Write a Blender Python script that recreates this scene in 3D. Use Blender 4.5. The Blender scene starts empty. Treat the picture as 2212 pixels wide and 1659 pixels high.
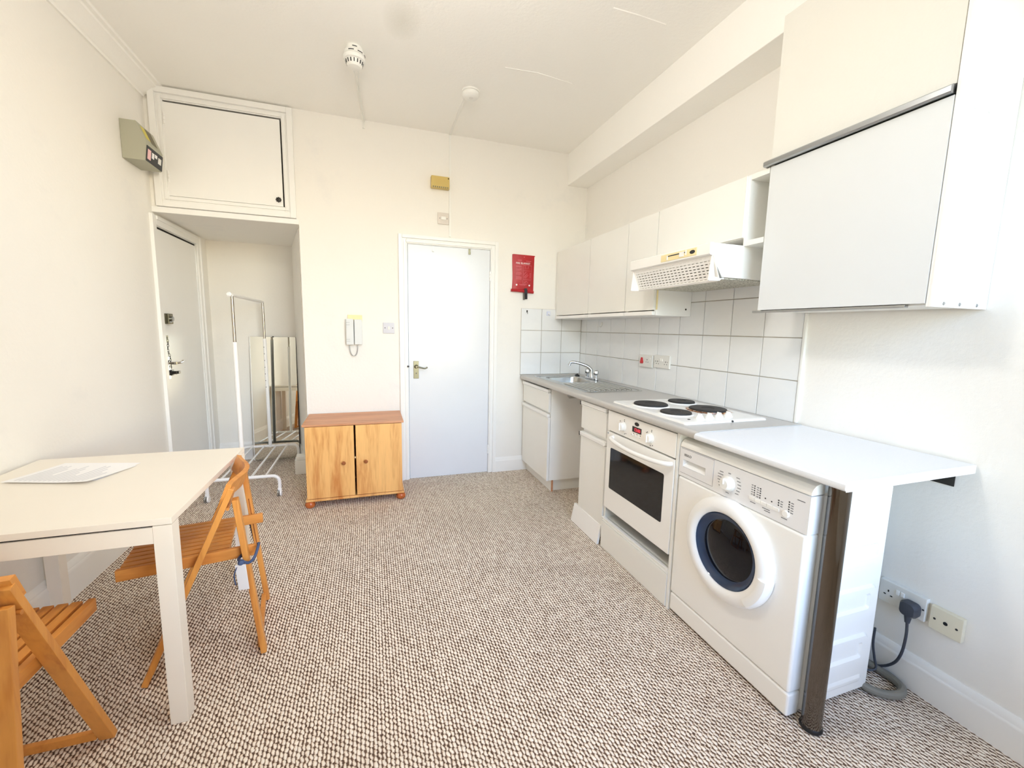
import bpy, bmesh, math, random
from mathutils import Vector, Matrix
random.seed(7)
S = bpy.context.scene
C = S.collection
PI = math.pi

# ------------------------------------------------------------------ camera
F_PX, YAW, PITCH, ROLL, CAM_H = 909.45, 0.32533687, -0.12947306, 0.020240979, 1.31
cam_d = bpy.data.cameras.new('camera')
cam_d.sensor_width = 36.0
cam_d.lens = F_PX / 2212.0 * 36.0
cam_d.clip_start = 0.02
cam = bpy.data.objects.new('camera', cam_d)
C.objects.link(cam)
fw = Vector((math.sin(YAW) * math.cos(PITCH), math.cos(YAW) * math.cos(PITCH), math.sin(PITCH)))
rt = fw.cross(Vector((0, 0, 1))).normalized()
up = rt.cross(fw)
rt2 = math.cos(ROLL) * rt + math.sin(ROLL) * up
up2 = -math.sin(ROLL) * rt + math.cos(ROLL) * up
mw = Matrix((rt2, up2, -fw)).transposed().to_4x4()
mw.translation = Vector((0, 0, CAM_H))
cam.matrix_world = mw
S.camera = cam

# ------------------------------------------------------------------ exposure, world, lights
S.view_settings.view_transform = 'Standard'
S.view_settings.look = 'None'
S.view_settings.gamma = 1.0
S.view_settings.use_curve_mapping = False
S.view_settings.exposure = 0.52
S.cycles.max_bounces = 14
S.cycles.diffuse_bounces = 9
S.cycles.glossy_bounces = 5
S.cycles.transmission_bounces = 6
S.cycles.caustics_reflective = False
S.cycles.caustics_refractive = False
S.cycles.sample_clamp_indirect = 6.0

world = bpy.data.worlds.new('sky')
S.world = world
world.use_nodes = True
wn = world.node_tree
sky = wn.nodes.new('ShaderNodeTexSky')
sky.sky_type = 'NISHITA'
sky.sun_disc = False
sky.sun_elevation = 0.7
sky.sun_rotation = 2.2
wn.nodes['Background'].inputs[1].default_value = 1.9
wn.links.new(sky.outputs[0], wn.nodes['Background'].inputs[0])

WIN_X0, WIN_X1, WIN_Z0, WIN_Z1 = 0.42, 1.80, 0.62, 2.62
XL, XR, YB, YF, ZC = -1.385, 1.905, 3.615, -0.55, 2.86


def area(name, loc, rot, sx, sy, power, col):
    l = bpy.data.lights.new(name, 'AREA')
    l.shape = 'RECTANGLE'
    l.size, l.size_y = sx, sy
    l.energy = power
    l.color = col
    o = bpy.data.objects.new(name, l)
    C.objects.link(o)
    o.location = loc
    o.rotation_euler = rot
    return o


# daylight: the sky itself, seen through the tall window behind the camera, on its right
portal = area('window_portal', ((WIN_X0 + WIN_X1) / 2, YF - 0.115, (WIN_Z0 + WIN_Z1) / 2), (math.radians(90), 0, 0),
              WIN_X1 - WIN_X0, WIN_Z1 - WIN_Z0, 1.0, (1, 1, 1))
portal.data.cycles.is_portal = True
LAMP_XY = (0.12, 1.22)
LAMP_STRENGTH = 66.0


# ------------------------------------------------------------------ helpers: materials
def lin(c):
    def f(v):
        v /= 255.0
        return v / 12.92 if v <= 0.04045 else ((v + 0.055) / 1.055) ** 2.4
    return (f(c[0]), f(c[1]), f(c[2]), 1.0)


class N:
    """tiny node-tree writer"""
    def __init__(self, name):
        self.m = bpy.data.materials.new(name)
        self.m.use_nodes = True
        self.t = self.m.node_tree
        self.p = self.t.nodes['Principled BSDF']

    def new(self, typ, **kw):
        n = self.t.nodes.new(typ)
        for k, v in kw.items():
            setattr(n, k, v)
        return n

    def put(self, sock, v):
        if hasattr(v, 'links'):
            self.t.links.new(v, sock)
        else:
            sock.default_value = v

    def math(self, op, a, b=0.0, c=None, clamp=False):
        n = self.new('ShaderNodeMath', operation=op, use_clamp=clamp)
        self.put(n.inputs[0], a)
        self.put(n.inputs[1], b)
        if c is not None:
            self.put(n.inputs[2], c)
        return n.outputs[0]

    def coord(self, scale=(1, 1, 1), loc=(0, 0, 0)):
        tc = self.new('ShaderNodeTexCoord')
        mp = self.new('ShaderNodeMapping')
        mp.inputs['Scale'].default_value = scale
        mp.inputs['Location'].default_value = loc
        self.t.links.new(tc.outputs['Object'], mp.inputs[0])
        return mp.outputs[0]

    def noise(self, vec, scale, detail=3.0, rough=0.5, dist=0.0):
        n = self.new('ShaderNodeTexNoise')
        self.put(n.inputs['Vector'], vec)
        n.inputs['Scale'].default_value = scale
        n.inputs['Detail'].default_value = detail
        n.inputs['Roughness'].default_value = rough
        n.inputs['Distortion'].default_value = dist
        return n.outputs['Fac']

    def ramp(self, fac, stops):
        n = self.new('ShaderNodeValToRGB')
        el = n.color_ramp.elements
        while len(el) < len(stops):
            el.new(0.5)
        for e, (p, c) in zip(el, stops):
            e.position = p
            e.color = c if len(c) == 4 else (*c, 1)
        self.put(n.inputs[0], fac)
        return n.outputs[0]

    def mix(self, fac, a, b):
        n = self.new('ShaderNodeMix', data_type='RGBA')
        self.put(n.inputs[0], fac)
        self.put(n.inputs[6], a)
        self.put(n.inputs[7], b)
        return n.outputs[2]

    def bump(self, h, dist, strength=1.0):
        n = self.new('ShaderNodeBump')
        n.inputs['Distance'].default_value = dist
        n.inputs['Strength'].default_value = strength
        self.put(n.inputs['Height'], h)
        self.t.links.new(n.outputs[0], self.p.inputs['Normal'])

    def base(self, c, rough=0.5, metal=0.0, spec=None, coat=0.0):
        self.put(self.p.inputs['Base Color'], c)
        self.put(self.p.inputs['Roughness'], rough)
        self.p.inputs['Metallic'].default_value = metal
        if spec is not None:
            self.p.inputs['Specular IOR Level'].default_value = spec
        self.p.inputs['Coat Weight'].default_value = coat
        return self.m


def plain(name, c, rough=0.5, metal=0.0, var=0.03, scale=6.0, bump=0.0, bscale=60.0, spec=None, coat=0.0):
    """slightly varied paint / plastic / metal"""
    n = N(name)
    v = n.coord()
    c0 = lin(c)
    lo = tuple(max(0, x * (1 - var)) for x in c0[:3]) + (1,)
    hi = tuple(min(1, x * (1 + var)) for x in c0[:3]) + (1,)
    n.base(n.mix(n.noise(v, scale, 3), lo, hi), rough, metal, spec, coat)
    if bump:
        n.bump(n.noise(v, bscale, 2), bump)
    return n.m


def wood(name, light, dark, axis='z', knots=True, rough=0.42, grain=1.0):
    n = N(name)
    sc = {'x': (0.12, 1, 1), 'y': (1, 0.12, 1), 'z': (1, 1, 0.10)}[axis]
    v = n.coord(sc)
    a = n.noise(v, 14 * grain, 4, 0.6, 0.6)
    b = n.noise(v, 90 * grain, 2, 0.5)
    f = n.math('ADD', n.math('MULTIPLY', a, 0.75), n.math('MULTIPLY', b, 0.25))
    col = n.ramp(f, [(0.30, lin(dark)), (0.52, lin(light)), (0.75, tuple(min(1, q * 1.12) for q in lin(light)[:3]))])
    if knots:
        vo = n.new('ShaderNodeTexVoronoi')
        ksc = {'x': (0.45, 1, 1), 'y': (1, 0.45, 1), 'z': (1, 1, 0.45)}[axis]
        n.put(vo.inputs['Vector'], n.coord(ksc, (0.13, 0.37, 0.21)))
        vo.inputs['Scale'].default_value = 7.5
        k = n.math('SUBTRACT', 1.0, n.math('DIVIDE', vo.outputs['Distance'], 0.16), clamp=True)
        sel = n.math('GREATER_THAN', n.noise(n.coord(), 4.0, 1), 0.47)
        k = n.math('MULTIPLY', n.math('POWER', k, 1.3), sel)
        col = n.mix(n.math('MULTIPLY', k, 0.8), col, lin((112, 52, 16)))
    n.base(col, rough)
    n.bump(b, 0.0004)
    return n.m


M = {}
# walls: matt emulsion, very slightly uneven
for nm, c in (('wall_paint', (242, 240, 235)), ('ceiling_paint', (251, 250, 246)), ('cupboard_boxing', (230, 229, 222))):
    n = N(nm)
    v = n.coord()
    col = n.mix(n.noise(v, 1.3, 4), tuple(x * 0.965 for x in lin(c)[:3]) + (1,), lin(c))
    if nm == 'ceiling_paint':       # soft grey oval patch on the ceiling
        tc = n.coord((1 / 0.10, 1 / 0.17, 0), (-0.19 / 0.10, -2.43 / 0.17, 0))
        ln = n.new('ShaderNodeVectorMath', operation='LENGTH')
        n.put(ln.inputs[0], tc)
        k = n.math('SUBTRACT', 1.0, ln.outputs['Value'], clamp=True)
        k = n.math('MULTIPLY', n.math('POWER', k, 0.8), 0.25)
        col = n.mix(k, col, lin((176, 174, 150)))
    if nm == 'wall_paint':          # faint scuffs
        k = n.math('SUBTRACT', n.noise(v, 2.6, 5, 0.65), 0.60, clamp=True)
        col = n.mix(n.math('MULTIPLY', k, 1.2), col, lin((205, 208, 214)))
    n.base(col, 0.75, spec=0.25)
    n.bump(n.noise(v, 55, 4, 0.6), 0.0012)
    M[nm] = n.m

M['gloss_white'] = plain('gloss_white', (242, 242, 240), 0.28, var=0.015, bump=0.0006, bscale=18)
M['door_gloss'] = plain('door_gloss', (226, 230, 236), 0.24, var=0.02, bump=0.0006, bscale=9)
M['unit_white'] = plain('unit_white', (240, 240, 235), 0.35, var=0.02)
M['unit_edge'] = plain('unit_edge', (246, 246, 244), 0.3, var=0.01)
M['board_white'] = plain('board_white', (222, 225, 226), 0.5, var=0.015)
M['appliance_white'] = plain('appliance_white', (246, 245, 241), 0.25, var=0.01)
M['washer_white'] = plain('washer_white', (245, 244, 240), 0.3, var=0.012)
M['washer_panel'] = plain('washer_panel', (234, 234, 235), 0.35, var=0.012)
M['plastic_white'] = plain('plastic_white', (240, 240, 236), 0.35, var=0.01)
M['socket_white'] = plain('socket_white', (228, 228, 224), 0.3, var=0.01)
M['cream_plastic'] = plain('cream_plastic', (240, 224, 172), 0.4, var=0.03)
M['yellowed_box'] = plain('yellowed_box', (205, 180, 105), 0.4, var=0.04)
M['cu_grey'] = plain('cu_grey', (172, 172, 154), 0.5, var=0.05)
M['black_plastic'] = plain('black_plastic', (22, 22, 24), 0.35, var=0.1)
M['dark_gap'] = plain('dark_gap', (20, 17, 15), 0.8, var=0.1)
M['grey_mark'] = plain('grey_mark', (120, 122, 126), 0.6, var=0.05)
M['dark_mark'] = plain('dark_mark', (52, 54, 58), 0.6, var=0.05)
M['paper'] = plain('paper', (246, 246, 248), 0.6, var=0.01)
M['print_grey'] = plain('print_grey', (206, 208, 216), 0.7, var=0.05)
M['table_white'] = plain('table_white', (240, 233, 221), 0.3, var=0.012)
M['chrome'] = plain('chrome', (225, 226, 228), 0.08, 1.0, var=0.02)
M['tap_chrome'] = plain('tap_chrome', (205, 208, 212), 0.12, 1.0, var=0.02)
M['rack_steel'] = plain('rack_steel', (190, 182, 172), 0.14, 1.0, var=0.02)
M['leg_chrome'] = plain('leg_chrome', (112, 106, 100), 0.08, 1.0, var=0.03)
M['rail_alu'] = plain('rail_alu', (178, 182, 186), 0.28, 1.0, var=0.03)
M['antique_metal'] = plain('antique_metal', (128, 124, 104), 0.35, 1.0, var=0.1, scale=20)
M['dark_metal'] = plain('dark_metal', (72, 70, 68), 0.35, 1.0, var=0.1)
M['hob_iron'] = plain('hob_iron', (40, 38, 37), 0.6, var=0.12, scale=40, bump=0.0004, bscale=300)
M['red_switch'] = plain('red_switch', (196, 30, 38), 0.35, var=0.04)
M['rack_white'] = plain('rack_white', (245, 245, 245), 0.3, var=0.01)
M['cable_grey'] = plain('cable_grey', (62, 66, 76), 0.5, var=0.08)
M['hose_grey'] = plain('hose_grey', (128, 126, 118), 0.55, var=0.08)
M['ribbon_blue'] = plain('ribbon_blue', (58, 74, 108), 0.7, var=0.15, scale=50)
M['tag_white'] = plain('tag_white', (226, 226, 228), 0.7, var=0.04)
M['speckle'] = None
n = N('filter_speckle')
v = n.coord()
n.base(n.ramp(n.noise(v, 130, 3, 0.7), [(0.40, lin((120, 116, 98))), (0.56, lin((214, 212, 198)))]), 0.5)
M['speckle'] = n.m
n = N('stainless')
v = n.coord((1, 0.05, 1))
n.base(n.mix(n.noise(v, 160, 2), lin((176, 176, 174)), lin((206, 206, 204))), 0.22, 1.0)
M['stainless'] = n.m
n = N('worktop_laminate')
v = n.coord()
n.base(n.mix(n.noise(v, 420, 2, 0.6), lin((176, 173, 168)), lin((204, 202, 198))), 0.38)
M['worktop'] = n.m
n = N('leaf_laminate')
v = n.coord()
n.base(n.mix(n.noise(v, 300, 2, 0.6), lin((224, 227, 231)), lin((236, 238, 241))), 0.3)
M['leaf'] = n.m
# glazed wall tiles with a faint marbling
n = N('wall_tile')
v = n.coord()
n.base(n.mix(n.noise(v, 3.5, 5, 0.6, 0.8), lin((226, 230, 234)), lin((243, 244, 244))), 0.14, coat=0.2)
n.bump(n.noise(v, 9, 2), 0.0002)
M['tile'] = n.m
n = N('tile_grout')
n.base(n.mix(n.noise(n.coord(), 14, 4), lin((150, 142, 130)), lin((206, 202, 194))), 0.9)
M['grout'] = n.m
# hob enamel with burnt-on spills round the large rear plate
n = N('hob_enamel')
tc = n.coord((1, 1, 0), (-1.675, -1.737, 0))
ln = n.new('ShaderNodeVectorMath', operation='LENGTH')
n.put(ln.inputs[0], tc)
ring = n.math('SUBTRACT', 1.0, n.math('DIVIDE', n.math('ABSOLUTE', n.math('SUBTRACT', ln.outputs['Value'], 0.102)), 0.026), clamp=True)
spl = n.math('GREATER_THAN', n.math('ADD', n.math('MULTIPLY', ring, 0.42), n.noise(n.coord(), 75, 4, 0.7)), 0.80)
spl2 = n.math('GREATER_THAN', n.math('ADD', n.math('MULTIPLY', ring, 0.42), n.noise(n.coord(loc=(3, 1, 0)), 60, 4, 0.7)), 0.86)
col = n.mix(n.math('MULTIPLY', spl, 0.85), lin((243, 242, 238)), lin((206, 140, 62)))
col = n.mix(n.math('MULTIPLY', spl2, 0.9), col, lin((92, 44, 18)))
n.base(col, 0.2)
M['hob_enamel'] = n.m
# dark glazing
n = N('oven_glass')
n.base(n.mix(n.noise(n.coord(), 5, 2), lin((14, 16, 18)), lin((26, 29, 30))), 0.06, spec=0.5)
M['oven_glass'] = n.m
n = N('washer_glass')
n.base(n.mix(n.noise(n.coord(), 7, 2), lin((3, 3, 6)), lin((8, 10, 20))), 0.04, spec=0.35)
M['washer_glass'] = n.m
n = N('washer_rim_glass')
n.base(n.mix(n.noise(n.coord(), 9, 2), lin((14, 26, 52)), lin((48, 72, 104))), 0.06, spec=0.5)
M['washer_rim'] = n.m
n = N('drum_steel')
vo = n.new('ShaderNodeTexVoronoi')
n.put(vo.inputs['Vector'], n.coord())
vo.inputs['Scale'].default_value = 120
n.base(n.ramp(vo.outputs['Distance'], [(0.25, lin((18, 16, 18))), (0.5, lin((70, 62, 60)))]), 0.35, 0.6)
M['drum'] = n.m
n = N('mirror_glass')
n.base(n.mix(n.noise(n.coord(), 3, 2), lin((236, 237, 228)), lin((240, 241, 233))), 0.015, 1.0)
M['mirror'] = n.m
n = N('window_glass')
tr = n.new('ShaderNodeBsdfTransparent')
gs = n.new('ShaderNodeBsdfGlossy')
gs.inputs['Roughness'].default_value = 0.0
fr = n.new('ShaderNodeFresnel')
fr.inputs['IOR'].default_value = 1.45
mx = n.new('ShaderNodeMixShader')
n.put(mx.inputs[0], fr.outputs[0])
n.t.links.new(tr.outputs[0], mx.inputs[1])
n.t.links.new(gs.outputs[0], mx.inputs[2])
n.t.links.new(mx.outputs[0], n.t.nodes['Material Output'].inputs['Surface'])
M['glass'] = n.m
n = N('red_pouch')
v = n.coord()
n.base(n.mix(n.noise(v, 10, 3), lin((158, 16, 26)), lin((184, 26, 36))), 0.42)
n.bump(n.noise(v, 16, 3), 0.004)
M['red_pouch'] = n.m
M['pouch_print'] = plain('pouch_print', (242, 196, 200), 0.6, var=0.05)
M['pouch_pink'] = plain('pouch_pink', (214, 104, 114), 0.6, var=0.08)
M['pine'] = wood('pine', (236, 182, 112), (200, 128, 62), 'z')
M['pine_top'] = wood('pine_top', (206, 148, 108), (176, 116, 78), 'x', knots=False)
M['foot_wood'] = wood('foot_wood', (186, 98, 46), (150, 70, 28), 'z', knots=False, rough=0.25)
M['knob_wood'] = wood('knob_wood', (150, 88, 50), (112, 60, 30), 'y', knots=False, rough=0.22)
M['chair_wood'] = wood('chair_wood', (208, 140, 66), (176, 104, 40), 'y', knots=False, rough=0.4)
M['chair_wood_up'] = wood('chair_wood_up', (212, 146, 70), (180, 108, 44), 'z', knots=False, rough=0.4)


def emis(name, c, s):
    n = N(name)
    n.base(lin((10, 5, 5)), 0.4)
    n.p.inputs['Emission Color'].default_value = c
    n.p.inputs['Emission Strength'].default_value = s
    return n.m


M['digits'] = emis('red_digits', (1.0, 0.05, 0.08, 1), 1.4)
M['lamp_glow'] = emis('lamp_glow', (1.0, 0.95, 0.875, 1), LAMP_STRENGTH)

# loop-pile carpet: columns of pale loops with dark gaps between them
n = N('loop_carpet')
PX, PY = 0.0125, 0.0200
v0 = n.coord()
wob = n.new('ShaderNodeTexNoise')
n.put(wob.inputs['Vector'], v0)
wob.inputs['Scale'].default_value = 70
wob.inputs['Detail'].default_value = 2
vm = n.new('ShaderNodeVectorMath', operation='MULTIPLY_ADD')
n.put(vm.inputs[0], wob.outputs['Color'])
vm.inputs[1].default_value = (0.011, 0.013, 0)
n.put(vm.inputs[2], v0)
sx = n.new('ShaderNodeSeparateXYZ')
n.put(sx.inputs[0], vm.outputs[0])
cx_ = n.math('DIVIDE', sx.outputs[0], PX)
ci = n.math('FLOOR', cx_)
wh = n.new('ShaderNodeTexWhiteNoise', noise_dimensions='1D')
n.put(wh.inputs['W'], ci)
cy_ = n.math('ADD', n.math('DIVIDE', sx.outputs[1], PY), n.math('ADD', n.math('MULTIPLY', ci, 0.5), n.math('MULTIPLY', wh.outputs['Value'], 0.35)))
fx = n.math('SUBTRACT', n.math('FRACT', cx_), 0.5)
fy = n.math('SUBTRACT', n.math('FRACT', cy_), 0.5)
fx2 = n.math('ADD', fx, n.math('MULTIPLY', fy, 0.30))
d2 = n.math('ADD', n.math('MULTIPLY', n.math('MULTIPLY', fx2, fx2), 4.2), n.math('MULTIPLY', n.math('MULTIPLY', fy, fy), 1.9))
h = n.math('SUBTRACT', 1.0, d2, clamp=True)
wl = n.new('ShaderNodeTexWhiteNoise', noise_dimensions='2D')
cmb = n.new('ShaderNodeCombineXYZ')
n.put(cmb.inputs[0], ci)
n.put(cmb.inputs[1], n.math('FLOOR', cy_))
n.put(wl.inputs['Vector'], cmb.outputs[0])
hh = n.math('ADD', h, n.math('MULTIPLY', n.math('SUBTRACT', wl.outputs['Value'], 0.5), 0.28))
hh = n.math('ADD', hh, n.math('MULTIPLY', n.math('SUBTRACT', n.noise(v0, 420, 2), 0.5), 0.35))
col = n.ramp(hh, [(0.06, lin((96, 76, 64))), (0.28, lin((160, 138, 122))), (0.56, lin((236, 219, 202))), (0.85, lin((253, 244, 232)))])
soil = n.noise(v0, 1.6, 4, 0.6)
col = n.mix(n.math('MULTIPLY', n.math('SUBTRACT', soil, 0.45, clamp=True), 0.6), col, lin((120, 100, 86)))
n.base(col, 0.95, spec=0.1)
n.bump(h, 0.005, 0.8)
M['carpet'] = n.m


# ------------------------------------------------------------------ helpers: geometry
class B:
    def __init__(self):
        self.bm = bmesh.new()

    def _merge(self, tmp, mat=None):
        if mat is not None:
            tmp.transform(mat)
        me = bpy.data.meshes.new('tmp')
        tmp.to_mesh(me)
        tmp.free()
        self.bm.from_mesh(me)
        bpy.data.meshes.remove(me)
        return self

    def box(self, x0, x1, y0, y1, z0, z1, bev=0.0, seg=2, mat=None):
        t = bmesh.new()
        bmesh.ops.create_cube(t, size=1.0)
        t.transform(Matrix.Translation(((x0 + x1) / 2, (y0 + y1) / 2, (z0 + z1) / 2)) @ Matrix.Diagonal((abs(x1 - x0), abs(y1 - y0), abs(z1 - z0), 1)))
        if bev:
            bmesh.ops.bevel(t, geom=t.edges[:], offset=bev, segments=seg, affect='EDGES', profile=0.5)
        return self._merge(t, mat)

    def beam(self, p0, p1, side, w, th, bev=0.0):
        """board from p0 to p1; `side` = direction of its width w, th = thickness"""
        p0, p1 = Vector(p0), Vector(p1)
        a = (p1 - p0)
        L = a.length
        a.normalize()
        s = Vector(side)
        s = (s - a * s.dot(a)).normalized()
        q = a.cross(s)
        m = Matrix((s, q, a)).transposed().to_4x4()
        m.translation = (p0 + p1) / 2
        t = bmesh.new()
        bmesh.ops.create_cube(t, size=1.0)
        t.transform(Matrix.Diagonal((w, th, L, 1)))
        if bev:
            bmesh.ops.bevel(t, geom=t.edges[:], offset=bev, segments=2, affect='EDGES', profile=0.5)
        return self._merge(t, m)

    def cyl(self, p0, p1, r0, r1=None, n=24):
        p0, p1 = Vector(p0), Vector(p1)
        a = p1 - p0
        t = bmesh.new()
        bmesh.ops.create_cone(t, cap_ends=True, segments=n, radius1=r0, radius2=r0 if r1 is None else r1, depth=a.length)
        m = a.to_track_quat('Z', 'Y').to_matrix().to_4x4()
        m.translation = (p0 + p1) / 2
        return self._merge(t, m)

    def lathe(self, prof, origin, axis=(0, 0, 1), n=32):
        t = bmesh.new()
        rings = []
        for r, h in prof:
            if r < 1e-6:
                rings.append([t.verts.new((0, 0, h))])
            else:
                rings.append([t.verts.new((r * math.cos(2 * PI * i / n), r * math.sin(2 * PI * i / n), h)) for i in range(n)])
        for a, b in zip(rings, rings[1:]):
            for i in range(n):
                j = (i + 1) % n
                if len(a) == 1 and len(b) == 1:
                    continue
                if len(a) == 1:
                    t.faces.new((a[0], b[j], b[i]))
                elif len(b) == 1:
                    t.faces.new((a[i], a[j], b[0]))
                else:
                    t.faces.new((a[i], a[j], b[j], b[i]))
        bmesh.ops.recalc_face_normals(t, faces=t.faces[:])
        m = Vector(axis).to_track_quat('Z', 'Y').to_matrix().to_4x4()
        m.translation = Vector(origin)
        return self._merge(t, m)

    def tube(self, pts, r, n=10, closed=False, smooth=0):
        pts = [Vector(p) for p in pts]
        if smooth:
            q = pts
            out = []
            k = len(q)
            rng = range(k) if closed else range(k - 1)
            for i in rng:
                p0 = q[(i - 1) % k] if (closed or i > 0) else q[0]
                p1, p2 = q[i], q[(i + 1) % k]
                p3 = q[(i + 2) % k] if (closed or i + 2 < k) else q[-1]
                for s in range(smooth):
                    u = s / smooth
                    out.append(0.5 * ((2 * p1) + (p2 - p0) * u + (2 * p0 - 5 * p1 + 4 * p2 - p3) * u * u + (3 * p1 - p0 - 3 * p2 + p3) * u ** 3))
            if not closed:
                out.append(q[-1])
            pts = out
        rad = r if isinstance(r, (list, tuple)) else None
        t = bmesh.new()
        k = len(pts)
        tang = []
        for i in range(k):
            a = pts[(i - 1) % k] if (closed or i > 0) else pts[i]
            b = pts[(i + 1) % k] if (closed or i < k - 1) else pts[i]
            tang.append((b - a).normalized())
        ref = Vector((0, 0, 1)) if abs(tang[0].z) < 0.9 else Vector((1, 0, 0))
        u = tang[0].cross(ref).normalized()
        rings = []
        for i in range(k):
            u = (u - tang[i] * u.dot(tang[i])).normalized()
            w = tang[i].cross(u)
            rr = r if rad is None else rad[0] + (rad[1] - rad[0]) * i / (k - 1)
            rings.append([t.verts.new(pts[i] + (u * math.cos(2 * PI * j / n) + w * math.sin(2 * PI * j / n)) * rr) for j in range(n)])
        prs = list(zip(rings, rings[1:])) + ([(rings[-1], rings[0])] if closed else [])
        for a, b in prs:
            for j in range(n):
                jj = (j + 1) % n
                t.faces.new((a[j], a[jj], b[jj], b[j]))
        if not closed:
            t.faces.new(rings[0][::-1])
            t.faces.new(rings[-1])
        bmesh.ops.recalc_face_normals(t, faces=t.faces[:])
        return self._merge(t)

    def prism(self, poly, axis, t0, t1, bev=0.0, seg=2):
        """poly in the two other axes: 'x' -> (y,z), 'y' -> (x,z), 'z' -> (x,y)"""
        t = bmesh.new()

        def P(a, b, c):
            return {'x': (c, a, b), 'y': (a, c, b), 'z': (a, b, c)}[axis]
        lo = [t.verts.new(P(a, b, t0)) for a, b in poly]
        hi = [t.verts.new(P(a, b, t1)) for a, b in poly]
        k = len(poly)
        t.faces.new(lo)
        t.faces.new(hi[::-1])
        for i in range(k):
            j = (i + 1) % k
            t.faces.new((lo[i], hi[i], hi[j], lo[j]))
        bmesh.ops.recalc_face_normals(t, faces=t.faces[:])
        if bev:
            bmesh.ops.bevel(t, geom=t.edges[:], offset=bev, segments=seg, affect='EDGES', profile=0.5)
        return self._merge(t)

    def loft(self, loops, cap_end=False):
        t = bmesh.new()
        rings = [[t.verts.new(p) for p in lp] for lp in loops]
        for a, b in zip(rings, rings[1:]):
            k = len(a)
            for i in range(k):
                j = (i + 1) % k
                t.faces.new((a[i], a[j], b[j], b[i]))
        if cap_end:
            t.faces.new(rings[-1])
        return self._merge(t)

    def mesh(self, name='m', smooth=True, ang=0.6):
        me = bpy.data.meshes.new(name)
        bmesh.ops.recalc_face_normals(self.bm, faces=self.bm.faces[:])
        self.bm.to_mesh(me)
        self.bm.free()
        if smooth and len(me.polygons):
            me.polygons.foreach_set('use_smooth', [True] * len(me.polygons))
            me.set_sharp_from_angle(angle=ang)
        return me


def put(o, parent):
    C.objects.link(o)
    if parent is not None:
        o.parent = parent
        o.matrix_parent_inverse = Matrix.Translation(-parent.location) if parent.type == 'EMPTY' else Matrix.Identity(4)
    return o


def obj(name, b, mat, parent=None, ang=0.6, label=None, stuff=False):
    me = b.mesh(name, ang=ang) if isinstance(b, B) else b
    if mat is not None:
        me.materials.clear()
        me.materials.append(M[mat] if isinstance(mat, str) else mat)
    o = bpy.data.objects.new(name, me)
    put(o, parent)
    w_ = o.modifiers.new('weighted_normals', 'WEIGHTED_NORMAL')
    w_.keep_sharp = True
    if label:
        o['label'] = label
    if stuff:
        o['kind'] = 'stuff'
    return o


def thing(name, label, cat, loc=(0, 0, 0), group=None):
    o = bpy.data.objects.new(name, None)
    o.empty_display_size = 0.05
    C.objects.link(o)
    o.location = loc
    o['label'] = label
    o['category'] = cat
    if group:
        o['group'] = group
    return o


def tag(o, label, cat, group=None):
    o['label'] = label
    o['category'] = cat
    if group:
        o['group'] = group
    return o


def struct(name, b, mat, ang=0.6, label=None):
    o = obj(name, b, mat, None, ang)
    o['kind'] = 'structure'
    if label:
        o['label'] = label
    return o


def rects(a0, a1, b0, b1, holes):
    """split the rectangle minus holes into rectangles"""
    xs = sorted({a0, a1, *[v for h in holes for v in h[:2]]})
    zs = sorted({b0, b1, *[v for h in holes for v in h[2:]]})
    out = []
    for i in range(len(xs) - 1):
        run = None
        for j in range(len(zs) - 1):
            mx, mz = (xs[i] + xs[i + 1]) / 2, (zs[j] + zs[j + 1]) / 2
            free = a0 < mx < a1 and b0 < mz < b1 and not any(h[0] < mx < h[1] and h[2] < mz < h[3] for h in holes)
            if free:
                run = (zs[j], zs[j + 1]) if run is None else (run[0], zs[j + 1])
            if run and (not free or j == len(zs) - 2):
                out.append((xs[i], xs[i + 1], *run))
                run = None
    return out


def rrect(u0, u1, v0, v1, r, k=6):
    pts = []
    for cx, cy, a0 in ((u1 - r, v1 - r, 0), (u0 + r, v1 - r, PI / 2), (u0 + r, v0 + r, PI), (u1 - r, v0 + r, 1.5 * PI)):
        for i in range(k + 1):
            a = a0 + i / k * PI / 2
            pts.append((cx + r * math.cos(a), cy + r * math.sin(a)))
    return pts


def text_mesh(s, size, frame, extrude=0.0004, align='LEFT', sx=1.0):
    cu = bpy.data.curves.new('t', 'FONT')
    cu.body = s
    cu.size = size
    cu.extrude = extrude
    cu.align_x = align
    cu.resolution_u = 3
    o = bpy.data.objects.new('t', cu)
    C.objects.link(o)
    dg = bpy.context.evaluated_depsgraph_get()
    me = bpy.data.meshes.new_from_object(o.evaluated_get(dg))
    bpy.data.objects.remove(o)
    bpy.data.curves.remove(cu)
    me.transform(frame @ Matrix.Diagonal((sx, 1, 1, 1)))
    return me


def frame_kitchen(y, z, x):      # text on a face that looks towards -x
    m = Matrix(((0, 0, -1, x), (-1, 0, 0, y), (0, 1, 0, z), (0, 0, 0, 1)))
    return m


def frame_back(x, z, y):         # text on a face that looks towards -y
    m = Matrix(((1, 0, 0, x), (0, 0, -1, y), (0, 1, 0, z), (0, 0, 0, 1)))
    return m


# ================================================================== THE SETTING
T = 0.12
struct('floor', B().box(XL - 0.2, XR + 0.2, YF - 0.1, 4.75, -0.1, 0.0), 'carpet')

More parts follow.
